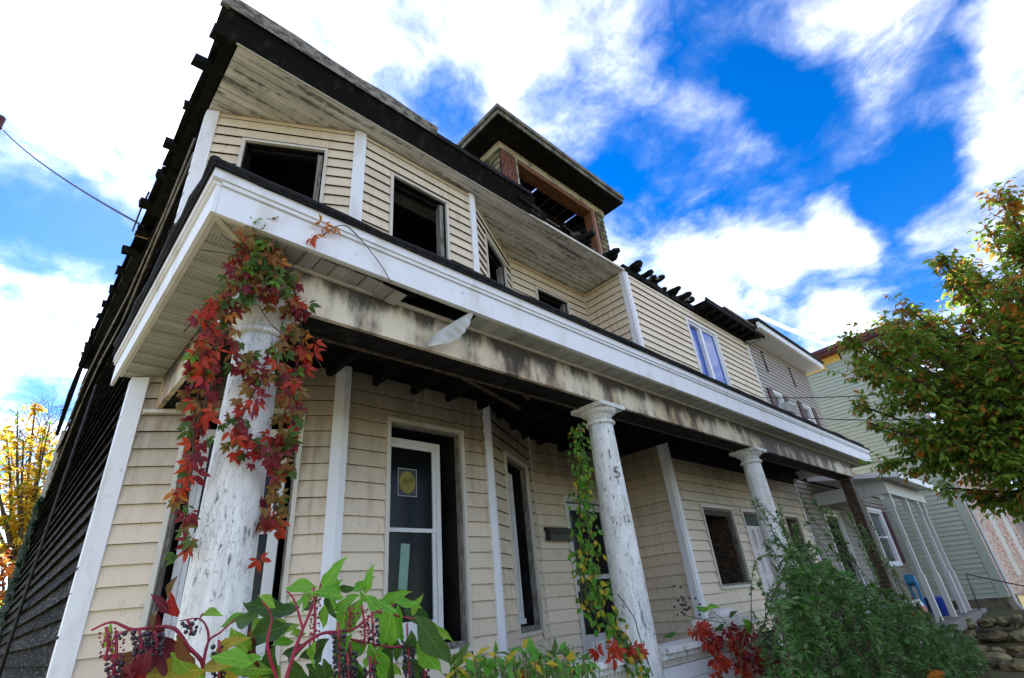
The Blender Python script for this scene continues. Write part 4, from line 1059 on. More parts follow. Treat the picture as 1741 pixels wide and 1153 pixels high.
# toys on the neighbour's porch
ty = thing('ride_on_toy', (14.4, 3.1, .6), 'red ride on toy car with white panels on the neighbouring porch', 'toy')
mb = MB(); mb.hexa([(14.2, 2.98, .70), (14.6, 2.98, .70), (14.6, 3.2, .70), (14.2, 3.2, .70), (14.25, 3.0, .84), (14.52, 3.0, .88), (14.52, 3.18, .88), (14.25, 3.18, .84)]); mb.build('toy_body', 'redplast', ty)
mb = MB(); mb.hexa([(14.32, 3.0, .862), (14.5, 3.0, .876), (14.5, 3.18, .876), (14.32, 3.18, .862), (14.36, 3.03, .99), (14.46, 3.03, .99), (14.46, 3.15, .99), (14.36, 3.15, .99)]); mb.build('toy_roof', 'white', ty)
for xx in (14.26, 14.54):
    for yy in (2.95, 3.2):
        mb = MB(); mb.tube([(xx, yy, .68), (xx, yy + .03, .68)], .08, 12); mb.build('wheel', 'plastic_black', ty)
tb = thing('toy_tub', (15.6, 3.0, .6), 'blue plastic tub standing on the neighbouring porch floor', 'tub')
mb = MB(); mb.lathe(15.6, 3.0, [(.15, .6), (.2, .95), (.21, .96), (.19, .94)], 20); mb.build('tub_body', 'cyanplast', tb, True)
mb = MB(); mb.lathe(15.6, 3.0, [(.205, .93), (.225, .94), (.225, .97), (.205, .975)], 20); mb.build('tub_rim', 'cyanplast', tb, True)
ts = thing('toy_slide', (14.95, 3.2, .6), 'teal plastic toy slide behind the porch posts', 'toy')
mb = MB(); mb.hexa([(14.86, 3.05, 1.3), (15.08, 3.05, 1.22), (15.08, 3.25, 1.22), (14.86, 3.25, 1.3), (14.88, 3.06, 1.46), (15.06, 3.06, 1.40), (15.06, 3.24, 1.40), (14.88, 3.24, 1.46)]); mb.build('slide_top', 'tealplast', ts)
mb = MB(); mb.bar((14.85, 3.05, 1.3), (14.7, 3.05, .6), .05, .05); mb.bar((15.1, 3.25, 1.3), (15.3, 3.25, .6), .05, .05); mb.build('slide_legs', 'tealplast', ts)

# ------------------------------------------------------------------ green house
gh = thing('green_house', (21, 6, 0), 'tall sage green sided house with maroon eave behind the leafy tree', 'house')
GX, GY, GB, GT = 19.2, 2.12, .73, 8.0
fW = Facet((GX, 10.0), (GX, GY))
gw = fW.wall('side_wall', GB, GT + .35, [], 'black', gh)
fW.boards(GB, GT, .12, [], 'siding_green', gw, proud=.018, warp=.002)
fW.bx('corner_board', 'siding_green', gh, fW.L - .18, fW.L + .03, .002, .032, GB, GT + .3)
fW.bx('bare_sheathing', 'yellowply', gh, 5.0, fW.L - 1.35, .003, .012, GT, GT + .30)
fW.bx('bare_sheathing', 'yellowply', gh, 5.3, fW.L - 1.85, .024, .032, GT - .16, GT + .08)
fW.bx('loose_siding', 'siding_green', gh, fW.L - 1.3, fW.L - .2, .003, .03, GT + .005, GT + .34)
v = MB(); a = fW.L - .70; fW.box(v, a, a + .47, .024, .05, GT - .27, GT + .04); vo = v.build('gable_vent', 'white', gh)
for k in range(5): fW.bx('vent_slot', 'char', vo, a + .045 + k * .08, a + .09 + k * .08, .0505, .053, GT - .24, GT + .01)
mb = MB(); mb.box(GX + .12, GX + 2.2, GY, GY + .07, GB, GT + .35); mb.build('front_wall', 'redbrick', gh)
mb = MB(); mb.box(GX - .04, GX + 2.2, GY + .04, 9.95, -.05, GB); mb.build('foundation', 'foundation', gh)
def slab(x0, x1, y0, y1, z0, z1, t):
    m_ = MB(); q = [(x0, y0, z0), (x1, y0, z0), (x1, y1, z1), (x0, y1, z1)]
    m_.add(q + [(x, y, z + t) for x, y, z in q], [(3, 2, 1, 0), (4, 5, 6, 7), (0, 1, 5, 4), (1, 2, 6, 5), (2, 3, 7, 6), (3, 0, 4, 7)]); return m_
gr = slab(GX - .35, GX + 3, 1.41, 10.2, 8.30, 8.05, .09).build('roof', 'maroon', gh)
slab(GX - .40, GX + 3, 1.36, 10.2, 8.392, 8.142, .12).build('roof_edge', 'maroon', gr)
mb = MB(); mb.box(GX - .15, GX + 3, 1.7, 2.10, 7.9, 8.28); mb.build('cornice', 'maroon', gr)
mb = MB(); mb.tube([(GX + .15, GY - .08, GT), (GX + .15, GY - .08, .6), (GX + .1, GY - .2, .3)], .045, 6); mb.build('downspout', 'greytrim', gh)

# ------------------------------------------------------------------ far houses down the street
fh = thing('far_porch_house', (42, 6, 0), 'distant house with white railings and maroon porch posts down the street', 'house')
fP = Facet((38, 2.6), (52, 2.6))
wins = [(1.5, 2.6, 2.0, 3.6), (5.0, 6.2, 2.0, 3.6), (8.6, 9.8, 2.0, 3.6), (1.5, 2.6, 5.0, 6.4), (5.0, 6.2, 5.0, 6.4), (8.6, 9.8, 5.0, 6.4)]
fP.wall('wall', 0, 7.5, wins, 'redbrick', fh)
for h in wins:
    w = jambs(fP, 'window', *h, fh, 'white', .12, .08); fP.bx('pane', 'glass_grey', w, h[0] + .08, h[1] - .08, -.1, -.09, h[2] + .08, h[3] - .08); fP.bx('sill', 'white', w, h[0] - .1, h[1] + .1, 0.01, .1, h[2] - .1, h[2])
mb = MB(); mb.box(37.8, 52.2, 1.8, 11, 7.5, 7.9); mb.build('roof', 'maroon', fh)
mb = MB(); mb.box(37.9, 52, .5, 2.6, 4.15, 4.4); mb.build('porch_roof', 'maroon', fh)
mb = MB(); mb.box(37.9, 52, .6, 2.6, 0, .9); mb.build('porch_base', 'concrete', fh)
for k in range(8):
    mb = MB(); xx = 38.1 + k * 1.9; mb.box(xx, xx + .16, .65, .8, .9, 4.15); mb.build('porch_post', 'white' if k % 2 else 'maroon', fh)
mb = MB(); mb.box(38, 51.6, .7, .76, 1.75, 1.85); r = mb.build('railing', 'white', fh)
for k in range(60):
    mb = MB(); xx = 38.3 + k * .22; mb.box(xx, xx + .05, .71, .75, .9, 1.749); mb.build('baluster', 'white', r)
mb = MB(); mb.box(38.0, 38.2, 2.73, 11, 0, 7.5); mb.build('end_wall', 'redbrick', fh)
for k in range(5):
    mb = MB(); mb.box(37.98, 38.0 - .001, 2.75 + k * .5, 2.95 + k * .5, .9, 4.1); mb.build('end_post', 'greytrim', fh)
fc = thing('parked_car', (30, 1.2, 0), 'small teal parked car far down the street', 'car')
mb = MB(); mb.hexa([(28.2, .4, .3), (32.2, .4, .3), (32.2, 2.0, .3), (28.2, 2.0, .3), (28.3, .45, .85), (32.1, .45, .85), (32.1, 1.95, .85), (28.3, 1.95, .85)]); mb.build('car_body', 'tealplast', fc)
mb = MB(); mb.hexa([(28.9, .5, .851), (31.5, .5, .851), (31.5, 1.9, .851), (28.9, 1.9, .851), (29.4, .62, 1.4), (31.0, .62, 1.4), (31.0, 1.78, 1.4), (29.4, 1.78, 1.4)]); mb.build('cabin', 'glass', fc)
for xx in (29.0, 31.4):
    for yy in (.38, 1.85):
        mb = MB(); mb.tube([(xx, yy, .31), (xx, yy + .18, .31)], .31, 16); mb.build('wheel', 'plastic_black', fc)

# ------------------------------------------------------------------ fieldstone retaining wall
rwall = thing('stone_wall', (14.6, 2.0, 0), 'low mossy dry stone wall below the green house', 'stone wall')
MAT['stone'] = simple('mossy_fieldstone', (0.24, 0.19, 0.09), (0.08, 0.075, 0.05), 6.5, 0.95, 0.08, bmp=1.0, dist=.05, var=.45, detail=9)
def stone(c, sx, sy, sz):
    bm = bmesh.new(); bmesh.ops.create_icosphere(bm, subdivisions=2, radius=1); jt = {}
    k = [random.uniform(.75, 1.0) for _ in range(6)]
    mb = MB()
    vs = []
    for v_ in bm.verts:
        x_, y_, z_ = v_.co
        pw = lambda t: math.copysign(abs(t) ** .8, t) * (1 + .16 * math.sin(x_ * 4 + k[4] * 40) * math.cos(z_ * 5 + k[5] * 50))
        sk_ = k[0] * .4 * z_ * sx; vs.append((c[0] + sk_ * (k[1] - .87) * 4 + pw(x_) * sx * random.uniform(.82, 1.08), c[1] + pw(y_) * sy * random.uniform(.82, 1.08) + x_ * sy * (k[2] - .87) * 3, c[2] + pw(z_) * sz * random.uniform(.78, 1.08) + y_ * sz * (k[3] - .87) * 4))
    mb.add(vs, [tuple(q.index for q in f_.verts) for f_ in bm.faces]); bm.free()
    mb.build('stone', 'stone', rwall)
for row in range(3):
    yy = 1.0
    while yy < 2.45:
        w_ = random.uniform(.16, .5); xx = 13.6 + row * .62 + random.uniform(-.1, .1)
        stone((xx, yy + w_ / 2, .10 + row * .19), .24, w_ / 2 * 1.02, .115 + random.uniform(-.02, .02)); yy += w_
for i in range(9): stone((random.uniform(12.2, 13.6), random.uniform(1.0, 2.2), random.uniform(.02, .10)), random.uniform(.12, .22), random.uniform(.12, .22), random.uniform(.08, .12))
mb = MB(); mb.hexa([(13.7, 1.0, -.1), (17.05, 1.0, -.1), (17.05, 2.4, -.1), (13.7, 2.4, -.1), (14.0, 1.05, .2), (17.05, 1.05, .55), (17.05, 2.4, .55), (14.0, 2.4, .2)]); struct(mb.build('bank', 'ground'))

# ------------------------------------------------------------------ wire and pole
p0 = Vector((.40, 7.62, 6.92)); p1 = pd(2, 218, 24.0)
mb = MB(); pts = []
for i in range(25):
    t = i / 24; q = p0.lerp(p1, t); q.z -= 4 * .18 * t * (1 - t); pts.append(q)
mb.tube(pts, .018, 5); tag(mb.build('service_wire', 'wire'), 'thin dark service wire running from the burned eave into the sky', 'wire')
pb = p1 + Vector((-.12, .0, 0))
po = thing('utility_mast', (pb.x, pb.y, 0), 'maroon metal mast at the left edge holding the service wire', 'mast')
mb = MB(); mb.tube([(pb.x, pb.y, 0), (pb.x, pb.y, pb.z + .4)], .13, 12); mb.build('shaft', 'maroon', po)
mb = MB(); mb.tube([(pb.x + .1, pb.y, pb.z), (p1.x + .05, p1.y, p1.z)], .03, 8); mb.build('insulator', 'greytrim', po)

for k_, (a_, b__, lab) in enumerate(((px(1298, 676, 'y', 3.88), pd(1790, 640, 9.5), 'upper of two thin wires crossing before the green house'), (px(1330, 708, 'y', 3.88), pd(1790, 700, 9.5), 'lower of two thin wires crossing before the green house'))):
    mb = MB(); pts = []
    for i in range(15):
        t = i / 14; q = a_.lerp(b__, t); q.z -= 4 * .10 * t * (1 - t); pts.append(q)
    mb.tube(pts, .009, 4); tag(mb.build('service_wire', 'wire'), lab, 'wire', 'wires crossing before the green house')
# ------------------------------------------------------------------ plants
def rv(s=1.0): return Vector((random.uniform(-s, s), random.uniform(-s, s), random.uniform(-s, s)))
def frame(tip, nrm):
    t = tip.normalized(); n_ = (nrm - t * nrm.dot(t))
    if n_.length < 1e-4: n_ = t.orthogonal()
    n_.normalize(); x_ = t.cross(n_)
    return Matrix((x_, t, n_)).transposed()          # local x, y = tip, z = normal
def leaf_blade(mb, M3, o, ln, wd, fold=.25, droop=.2, seg=5, mi=0):
    prof = [0.0, .62, 1.0, .92, .6, 0.0] if seg == 5 else [.06, .42, .78, .97, 1.0, .93, .76, .48, .16, .0] if seg == 9 else [0, 1.0, .75, 0]
    vs = []; k = len(prof) - 1
    for i, w_ in enumerate(prof):
        t = i / k; y_ = ln * t; z_ = -droop * ln * t * t
        hw = wd / 2 * w_
        for sx in (-1, 0, 1): vs.append(o + M3 @ Vector((sx * hw, y_, z_ + (abs(sx) * hw * fold))))
    fs = []
    for i in range(k):
        for q in (0, 1): fs.append((3 * i + q, 3 * i + q + 1, 3 * i + q + 4, 3 * i + q + 3))
    mb.add(vs, fs, mi)
def quad_leaf(mb, M3, o, ln, wd, mi=0, fold=.25):
    a = o; t = o + M3 @ Vector((0, ln, -.12 * ln)); l = o + M3 @ Vector((-wd / 2, ln * .45, fold * wd * .5)); r = o + M3 @ Vector((wd / 2, ln * .45, fold * wd * .5))
    m_ = o + M3 @ Vector((0, ln * .5, -.02 * ln))
    mb.add([a, r, t, l, m_], [(0, 1, 4), (1, 2, 4), (2, 3, 4), (3, 0, 4)], mi)
def smooth_path(pts, sub=6):
    pts = [Vector(p) for p in pts]; out = []
    for i in range(len(pts) - 1):
        p0_, p1_, p2_, p3_ = pts[max(i - 1, 0)], pts[i], pts[i + 1], pts[min(i + 2, len(pts) - 1)]
        for k in range(sub):
            t = k / sub
            out.append(.5 * ((2 * p1_) + (-p0_ + p2_) * t + (2 * p0_ - 5 * p1_ + 4 * p2_ - p3_) * t * t + (-p0_ + 3 * p1_ - 3 * p2_ + p3_) * t ** 3))
    return out + [pts[-1]]
# shared leaf meshes
def palmate(mat, ln=.085):
    mb = MB(); skip = random.choice((-1, -1, -1, 3, 4))
    for i, (a, k) in enumerate(((0, 1.0), (.95, .88), (-.95, .88), (1.85, .66), (-1.85, .66))):
        if i == skip: continue
        a += random.uniform(-.18, .18); k *= random.uniform(.85, 1.1)
        d_ = Vector((math.sin(a), math.cos(a), random.uniform(-.45, .15))); leaf_blade(mb, frame(d_, Vector((0, 0, 1)) + rv(.45)), d_.normalized() * ln * .10, ln * k, ln * .40 * k, random.uniform(.1, .4), random.uniform(.15, .55), 9)
    mb.tube([(0, 0, 0), (0, -.02, .008), (0, -.05, .004)], .0012, 4)
    return mb.mesh('creeper_leaf', mat, True)
def poke_leaf(mat, ln=.15, wd=.062):
    mb = MB(); leaf_blade(mb, Matrix.Identity(3), Vector((0, 0, 0)), ln, wd, .32, random.uniform(.15, .6), 9); mb.v = [(x + .006 * math.sin(y * 60 + ln * 99), y, z + .004 * math.sin(y * 110 + x * 160)) for x, y, z in mb.v]; return mb.mesh('leaf', mat, True)
CRE = {m: [palmate(m) for _ in range(5)] for m in ('lf_red', 'lf_maroon', 'lf_olive', 'lf_green', 'lf_lime', 'lf_orange')}
for k_, (a_, b__) in {'lf_poke': ((0.10, 0.34, 0.022), (0.23, 0.50, 0.045)), 'lf_lime': ((0.17, 0.38, 0.03), (0.28, 0.46, 0.04)), 'lf_yellow': ((0.5, 0.36, 0.02), (0.40, 0.36, 0.03)), 'lf_maroon': ((0.10, 0.010, 0.018), (0.20, 0.02, 0.03)), 'lf_red': ((0.34, 0.012, 0.02), (0.40, 0.03, 0.02)), 'lf_green': ((0.03, 0.09, 0.014), (0.06, 0.14, 0.02)), 'lf_olive': ((0.13, 0.075, 0.02), (0.2, 0.07, 0.02))}.items():
    MAT['pk' + k_[2:]] = leaf_mat('veined_' + k_[3:], a_, b__, .48, .45, True)
POK = {m: [poke_leaf('pk' + m[2:], ln, ln * .37) for ln in (.105, .135, .16)] for m in ('lf_poke', 'lf_lime', 'lf_yellow', 'lf_maroon', 'lf_red', 'lf_green', 'lf_olive')}
def put_leaf(me, parent, o, tip, nrm, sc=1.0, name='leaf'):
    ob = link(name, me, parent)
    m4 = (frame(tip, nrm) * sc).to_4x4(); m4.translation = o
    ob.matrix_basis = m4
    return ob
def choose(w):
    t = random.uniform(0, sum(w.values()))
    for k, v_ in w.items():
        t -= v_
        if t <= 0: return k
    return k
TOCAM = lambda o: (CAM - o).normalized()

# Virginia creeper on the first column
cv = thing('creeper_vine', (.82, 2.85, .5), 'red and olive autumn creeper wrapping the nearest white column', 'vine')
def yd(u, v, y): return px(u, v, 'y', y)
strands = [
    ([(425, 400, 2.62), (408, 455, 2.66), (385, 510, 2.66), (362, 560, 2.66), (348, 620, 2.68), (332, 700, 2.70), (328, 780, 2.72), (318, 860, 2.74), (312, 940, 2.76)], 52, .030, {'lf_red': 3, 'lf_maroon': 3, 'lf_olive': 3, 'lf_green': 2, 'lf_orange': 1}),
    ([(440, 410, 2.62), (480, 455, 2.64), (505, 510, 2.66), (512, 580, 2.68), (498, 650, 2.68), (480, 720, 2.66), (470, 790, 2.66), (468, 850, 2.68), (460, 905, 2.70)], 50, .034, {'lf_red': 3, 'lf_maroon': 3, 'lf_olive': 3, 'lf_green': 2.5, 'lf_lime': .6, 'lf_orange': .6}),
    ([(380, 560, 2.62), (410, 610, 2.60), (440, 640, 2.60), (420, 690, 2.61), (400, 740, 2.63), (440, 760, 2.60), (470, 800, 2.62)], 34, .028, {'lf_maroon': 5, 'lf_red': 2, 'lf_olive': 2}),
    ([(370, 520, 2.62), (420, 490, 2.60), (470, 500, 2.60), (510, 530, 2.62)], 34, .032, {'lf_olive': 3, 'lf_red': 3, 'lf_green': 3, 'lf_maroon': 1.5}),
    ([(455, 480, 2.58), (440, 440, 2.56), (450, 400, 2.54), (430, 385, 2.52)], 30, .04, {'lf_green': 4, 'lf_olive': 3, 'lf_lime': 1.5}),
    ([(400, 470, 2.60), (440, 455, 2.58), (490, 470, 2.60)], 22, .04, {'lf_green': 4, 'lf_olive': 3, 'lf_lime': 1}),
    ([(490, 560, 2.60), (470, 620, 2.60), (500, 680, 2.62), (485, 760, 2.63)], 24, .03, {'lf_olive': 3, 'lf_maroon': 2, 'lf_red': 2, 'lf_green': 2}),
    ([(350, 540, 2.60), (335, 600, 2.64), (355, 660, 2.64), (335, 720, 2.66)], 20, .03, {'lf_red': 3, 'lf_olive': 3, 'lf_maroon': 2}),
]
mb = MB()
nleaf = 0
for pts, n_, sp, wts in strands:
    path = smooth_path([yd(*p) for p in pts]); mb.tube(path, [.005] * len(path), 5)
    for i in range(n_):
        q = path[int(random.random() * (len(path) - 1))] + rv(sp) * 1.25
        q.y -= random.uniform(0, .05)
        tip = Vector((random.uniform(-.6, .6), -.35, -1)) + rv(.35); nr = TOCAM(q) * 1.0 + rv(.75)
        put_leaf(random.choice(CRE[choose(wts)]), cv, q, tip, nr, random.uniform(.5, .9)); nleaf += 1
fo_ = MB(); mats_ = ['lf_maroon', 'lf_olive', 'lf_green', 'lf_red']
for pts, n_, sp, wts in strands:
    path = smooth_path([yd(*p) for p in pts])
    for i in range(int(n_ * 1.5)):
        q = path[int(random.random() * (len(path) - 1))] + rv(sp) * 1.9; q.y += .02
        m_ = choose({0: 3, 1: 3.4, 2: 2.6, 3: 1.2}); tip0 = Vector((random.uniform(-.6, .6), -.35, -1)) + rv(.4); nr = TOCAM(q) + rv(.8); F3 = frame(tip0, nr); s_ = random.uniform(.035, .065)
        for a in (0, .8, -.8, 1.6, -1.6): leaf_blade(fo_, F3 @ frame(Vector((math.sin(a), math.cos(a), random.uniform(-.3, .1))), Vector((0, 0, 1))), q, s_ * (1 - .18 * abs(a)), s_ * .5 * (1 - .18 * abs(a)), .25, .3, 3, m_)
fo_.build('foliage', mats_, cv, True)['kind'] = 'stuff'
# bare runners over the soffit and fascia
for pts in ([(430, 430, 2.56), (400, 415, 2.50), (375, 398, 2.46)], [(480, 470, 2.55), (530, 420, 2.50), (555, 395, 2.45)], [(430, 440, 2.57), (380, 430, 2.6), (340, 425, 2.65)], [(555, 395, 2.445), (590, 385, 2.44), (640, 440, 2.44), (665, 480, 2.44)],
            [(415, 520, 2.70), (400, 535, 2.75), (390, 560, 2.78)], [(440, 520, 2.62), (470, 560, 2.64), (530, 600, 2.66), (560, 650, 2.7)], [(395, 530, 2.6), (340, 540, 2.66), (312, 565, 2.7)]):
    path = smooth_path([yd(*p) for p in pts]); mb.tube(path, [.0035] * len(path), 4)
mb.build('vine_stem', 'twig', cv, True)
for (u, v_, y_, m_) in ((545, 378, 2.43, 'lf_orange'), (552, 383, 2.43, 'lf_orange'), (536, 400, 2.43, 'lf_orange'), (530, 404, 2.43, 'lf_red'), (571, 388, 2.43, 'lf_orange'), (423, 402, 2.45, 'lf_olive'), (450, 412, 2.48, 'lf_lime'), (418, 398, 2.46, 'lf_yellow' if False else 'lf_olive'), (462, 430, 2.5, 'lf_olive'), (475, 445, 2.52, 'lf_orange'), (535, 583, 2.64, 'lf_red'), (534, 597, 2.65, 'lf_red'), (300, 835, 2.72, 'lf_orange'), (328, 602, 2.62, 'lf_lime'), (440, 950, 2.66, 'lf_red')):
    q = yd(u, v_, y_); put_leaf(random.choice(CRE[m_]), cv, q, Vector((0, -.2, -1)) + rv(.4), TOCAM(q) + rv(.5), random.uniform(.7, .95)); nleaf += 1

# pokeweed in the foreground
def raceme(mb_s, mb_b, o, ln, ripe, dirn=Vector((0, 0, -1))):
    path = [o + dirn * ln * t + Vector((math.sin(t * 2) * .012, 0, 0)) for t in [i / 6 for i in range(7)]]
    mb_s.tube(path, [.003] * 7, 5)
    n_ = int(ln / .0023)
    for i in range(n_):
        t = .12 + .88 * i / n_; c = o + dirn * ln * t + Vector((math.sin(t * 2) * .012, 0, 0)); a = i * 2.4
        ph = 1 - .55 * t; c = c + Vector((math.cos(a), math.sin(a), random.uniform(-.3, .3))) * .0105 * (ph + .35)
        r_ = .0050 * (1.0 if t < ripe else .62) * random.uniform(.6, 1.1)
        mi = 0 if t < ripe else 1
        vs = []
        for zz_, rr in ((-.9, .45), (-.3, .95), (.35, .93), (.9, .42)):
            for k in range(6):
                an = k * math.pi / 3; vs.append(c + Vector((math.cos(an) * rr, math.sin(an) * rr, zz_)) * r_)
        fs = [(4 * 0 + 0, 1, 2, 3, 4, 5)[::-1], tuple(range(18, 24))]
        for j in range(3):
            for k in range(6): fs.append((6 * j + k, 6 * j + (k + 1) % 6, 6 * j + 6 + (k + 1) % 6, 6 * j + 6 + k))
        mb_b.add(vs, fs, mi)
def poke(root, base, branches, leaves, racemes, lw, stem='stem_red'):
    mb = MB()
    for pts, r_ in branches:
        path = smooth_path([yd(*p) if len(p) == 3 else Vector(p[1:]) for p in pts]); n_ = len(path)
        mb.tube(path, [r_ * .62 * (1 - .6 * i / n_) * random.uniform(.9, 1.1) for i in range(n_)], 7)
    mb.build('stem', stem, root, True)
    for (u, v_, y_, au, sc, m_) in leaves:
        q = yd(u, v_, y_); a = math.radians(au)            # leaf direction as seen from the street
        rx_ = RT @ Vector((1, 0, 0)); uy_ = RT @ Vector((0, 1, 0)); fz = RT @ Vector((0, 0, 1))
        tip = rx_ * math.cos(a) + uy_ * math.sin(a) + fz * random.uniform(-.1, .45)
        nr = fz * 1.0 + Vector((0, 0, .7)) + rv(.35)
        put_leaf(random.choice(POK[m_]), root, q, tip, nr, sc * random.uniform(.85, 1.05))
    for (u, v_, y_, ln, ripe) in racemes:
        ms, mbb = MB(), MB(); raceme(ms, mbb, yd(u, v_, y_), ln * 1.45, ripe)
        s_ = ms.build('berry_stalk', 'stem_red', root, True); b_ = mbb.build('berries', ['berry', 'berry_red'], s_, True); b_['kind'] = 'stuff'
pk = thing('pokeweed', (.55, 1.45, 0), 'bright green pokeweed with hanging dark berry clusters before the bay window', 'plant')
Y1 = 1.35
brs = [([(455, 1290, Y1), (480, 1180, Y1), (500, 1110, Y1), (515, 1070, Y1), (540, 1010, Y1), (548, 985, Y1)], .009),
       ([(500, 1110, Y1), (545, 1078, Y1), (600, 1070, Y1 + .02), (640, 1040, Y1 + .03), (670, 1028, Y1 + .03)], .007),
       ([(560, 1076, Y1), (610, 1090, Y1), (680, 1100, Y1 - .02), (740, 1080, Y1)], .006),
       ([(480, 1180, Y1), (455, 1100, Y1 - .03), (462, 1050, Y1 - .03), (446, 1022, Y1 - .03)], .006),
       ([(640, 1040, Y1 + .03), (690, 1050, Y1), (712, 1052, Y1)], .005), ([(515, 1070, Y1), (500, 1020, Y1 + .03), (487, 1005, Y1 + .03)], .005),
       ([(600, 1290, Y1), (610, 1180, Y1), (640, 1120, Y1)], .006)]
lvs = []
G = ['lf_poke', 'lf_poke', 'lf_poke', 'lf_lime', 'lf_green']
for (u, v_, a, sc) in [(540, 998, 170, .55), (545, 1000, 25, .6), (548, 1002, 60, .62), (552, 1004, -60, .7), (536, 1004, -120, .6), (560, 1010, -95, .75), (575, 1002, 10, .55), (528, 1012, 200, .55), (510, 1032, 190, .6), (600, 1008, 40, .75), (590, 1020, -100, .8), (585, 1016, 150, .55),
                       (622, 1012, 90, .5), (620, 1014, -30, .85), (615, 1016, -110, .95), (612, 1014, 200, .6), (640, 1022, -20, .7), (668, 1028, -105, 1.05), (672, 1026, 5, .75), (676, 1028, -80, .7), (688, 1034, -35, .95), (700, 1046, 75, .45), (706, 1048, -35, .95), (712, 1058, -50, .8), (696, 1072, -75, .9), (705, 1090, -50, .85),
                       (655, 1092, -85, .8), (630, 1092, -60, 1.0), (625, 1090, -140, .8), (600, 1080, -120, .7), (575, 1078, -70, .7), (560, 1088, -150, .75), (535, 1088, -110, .8), (520, 1100, 200, .6), (500, 1066, 160, .75), (495, 1060, 190, .85), (510, 1060, -160, .8), (480, 1040, 175, .7), (470, 1032, 150, .5), (450, 1048, -150, .6), (440, 1050, 195, .7),
                       (470, 1100, -100, .95), (490, 1120, -60, .9), (520, 1130, -40, .8), (550, 1120, -80, .9), (590, 1110, -60, .8), (610, 1130, -100, .8), (445, 1120, 180, .6), (430, 1128, 150, .55), (640, 1130, -70, .8), (690, 1120, -60, .7), (580, 1140, -120, .8), (470, 1140, -90, .8)]:
    m_ = random.choice(G)
    if random.random() < .16: m_ = 'lf_green'
    lvs.append((u, v_, Y1 + random.uniform(-.06, .06), a + random.uniform(-10, 10), sc * 1.0, m_))
for (u, v_, a, sc) in [(u_ + random.uniform(-22, 22), v__ + random.uniform(-8, 26), a_ + random.uniform(-50, 50), s_ * .7) for (u_, v__, y__, a_, s_, m__) in list(lvs)[::2]]:
    lvs.append((u, v_, Y1 + random.uniform(.04, .14), a, sc, random.choice(G)))
rcs = [(533, 998, Y1 - .03, .095, 0), (590, 1012, Y1, .05, 0), (615, 1030, Y1 - .03, .06, .1), (632, 1040, Y1 - .03, .12, .45), (575, 1058, Y1 - .04, .13, 1), (595, 1092, Y1 - .03, .12, 1), (628, 1115, Y1 - .04, .13, 1), (692, 1060, Y1 - .04, .21, .75), (717, 1112, Y1, .085, .8), (562, 1130, Y1, .1, 1), (590, 1110, Y1 - .05, .11, 1)]
poke(pk, None, brs, lvs, rcs, None)
pr_ = thing('pokeweed', (.2, 1.4, 0), 'crimson stemmed pokeweed with yellow and maroon leaves at the foot of the nearest column', 'plant')
Y2 = 1.42
brs = [([(325, 1290, Y2), (340, 1180, Y2), (345, 1130, Y2), (320, 1100, Y2), (298, 1070, Y2), (270, 1066, Y2), (225, 1070, Y2), (190, 1058, Y2), (155, 1072, Y2)], .0085),
       ([(345, 1130, Y2), (355, 1090, Y2), (375, 1075, Y2), (400, 1052, Y2)], .006), ([(355, 1090, Y2), (352, 1068, Y2), (338, 1052, Y2), (305, 1056, Y2)], .0045), ([(340, 1050, Y2), (346, 1042, Y2)], .003), ([(225, 1070, Y2), (200, 1080, Y2), (186, 1098, Y2)], .004)]
lvs = []
for (u, v_, a, sc, m_) in [(188, 1058, -95, .5, 'lf_lime'), (345, 1044, 30, .4, 'lf_lime'), (395, 1066, -60, .75, 'lf_lime'), (300, 1050, 100, .5, 'lf_red'), (290, 1040, 140, .5, 'lf_maroon'), (280, 1060, -120, .8, 'lf_maroon'), (270, 1080, -130, .85, 'lf_maroon'), (255, 1100, -110, .9, 'lf_maroon'), (300, 1110, -140, .9, 'lf_maroon'), (280, 1130, -160, 1.0, 'lf_maroon'), (250, 1135, -120, .9, 'lf_red'), (230, 1140, -150, .9, 'lf_maroon'),
                           (290, 1110, -50, .7, 'lf_lime'), (320, 1130, 160, .7, 'lf_maroon'), (345, 1135, 20, .9, 'lf_yellow'), (350, 1140, 170, .8, 'lf_yellow'), (370, 1140, -20, .9, 'lf_yellow'), (360, 1120, 40, .6, 'lf_yellow'), (385, 1140, 20, .8, 'lf_lime'), (400, 1130, -10, .7, 'lf_lime'), (285, 1020, 80, .5, 'lf_olive'), (270, 1036, -100, .7, 'lf_olive'), (262, 1040, -95, .7, 'lf_maroon'), (425, 1110, -60, .7, 'lf_yellow'), (420, 1140, 0, .8, 'lf_lime'),
                           (440, 1060, -110, .6, 'lf_olive'), (430, 1080, -90, .6, 'lf_maroon'), (310, 1150, 120, .8, 'lf_maroon'), (240, 1120, 160, .6, 'lf_olive'), (300, 1080, -60, .5, 'lf_olive')]:
    lvs.append((u, v_, Y2 + random.uniform(-.05, .05), a + random.uniform(-12, 12), sc, m_))
rcs = [(372, 1088, Y2 - .03, .075, 1), (262, 1072, Y2 - .02, .035, 1), (236, 1070, Y2 - .02, .04, .8), (318, 1054, Y2 - .02, .02, 1), (197, 1072, Y2, .06, .2), (180, 1066, Y2, .04, 0), (192, 1112, Y2, .05, 1)]
poke(pr_, None, brs, lvs, rcs, None)

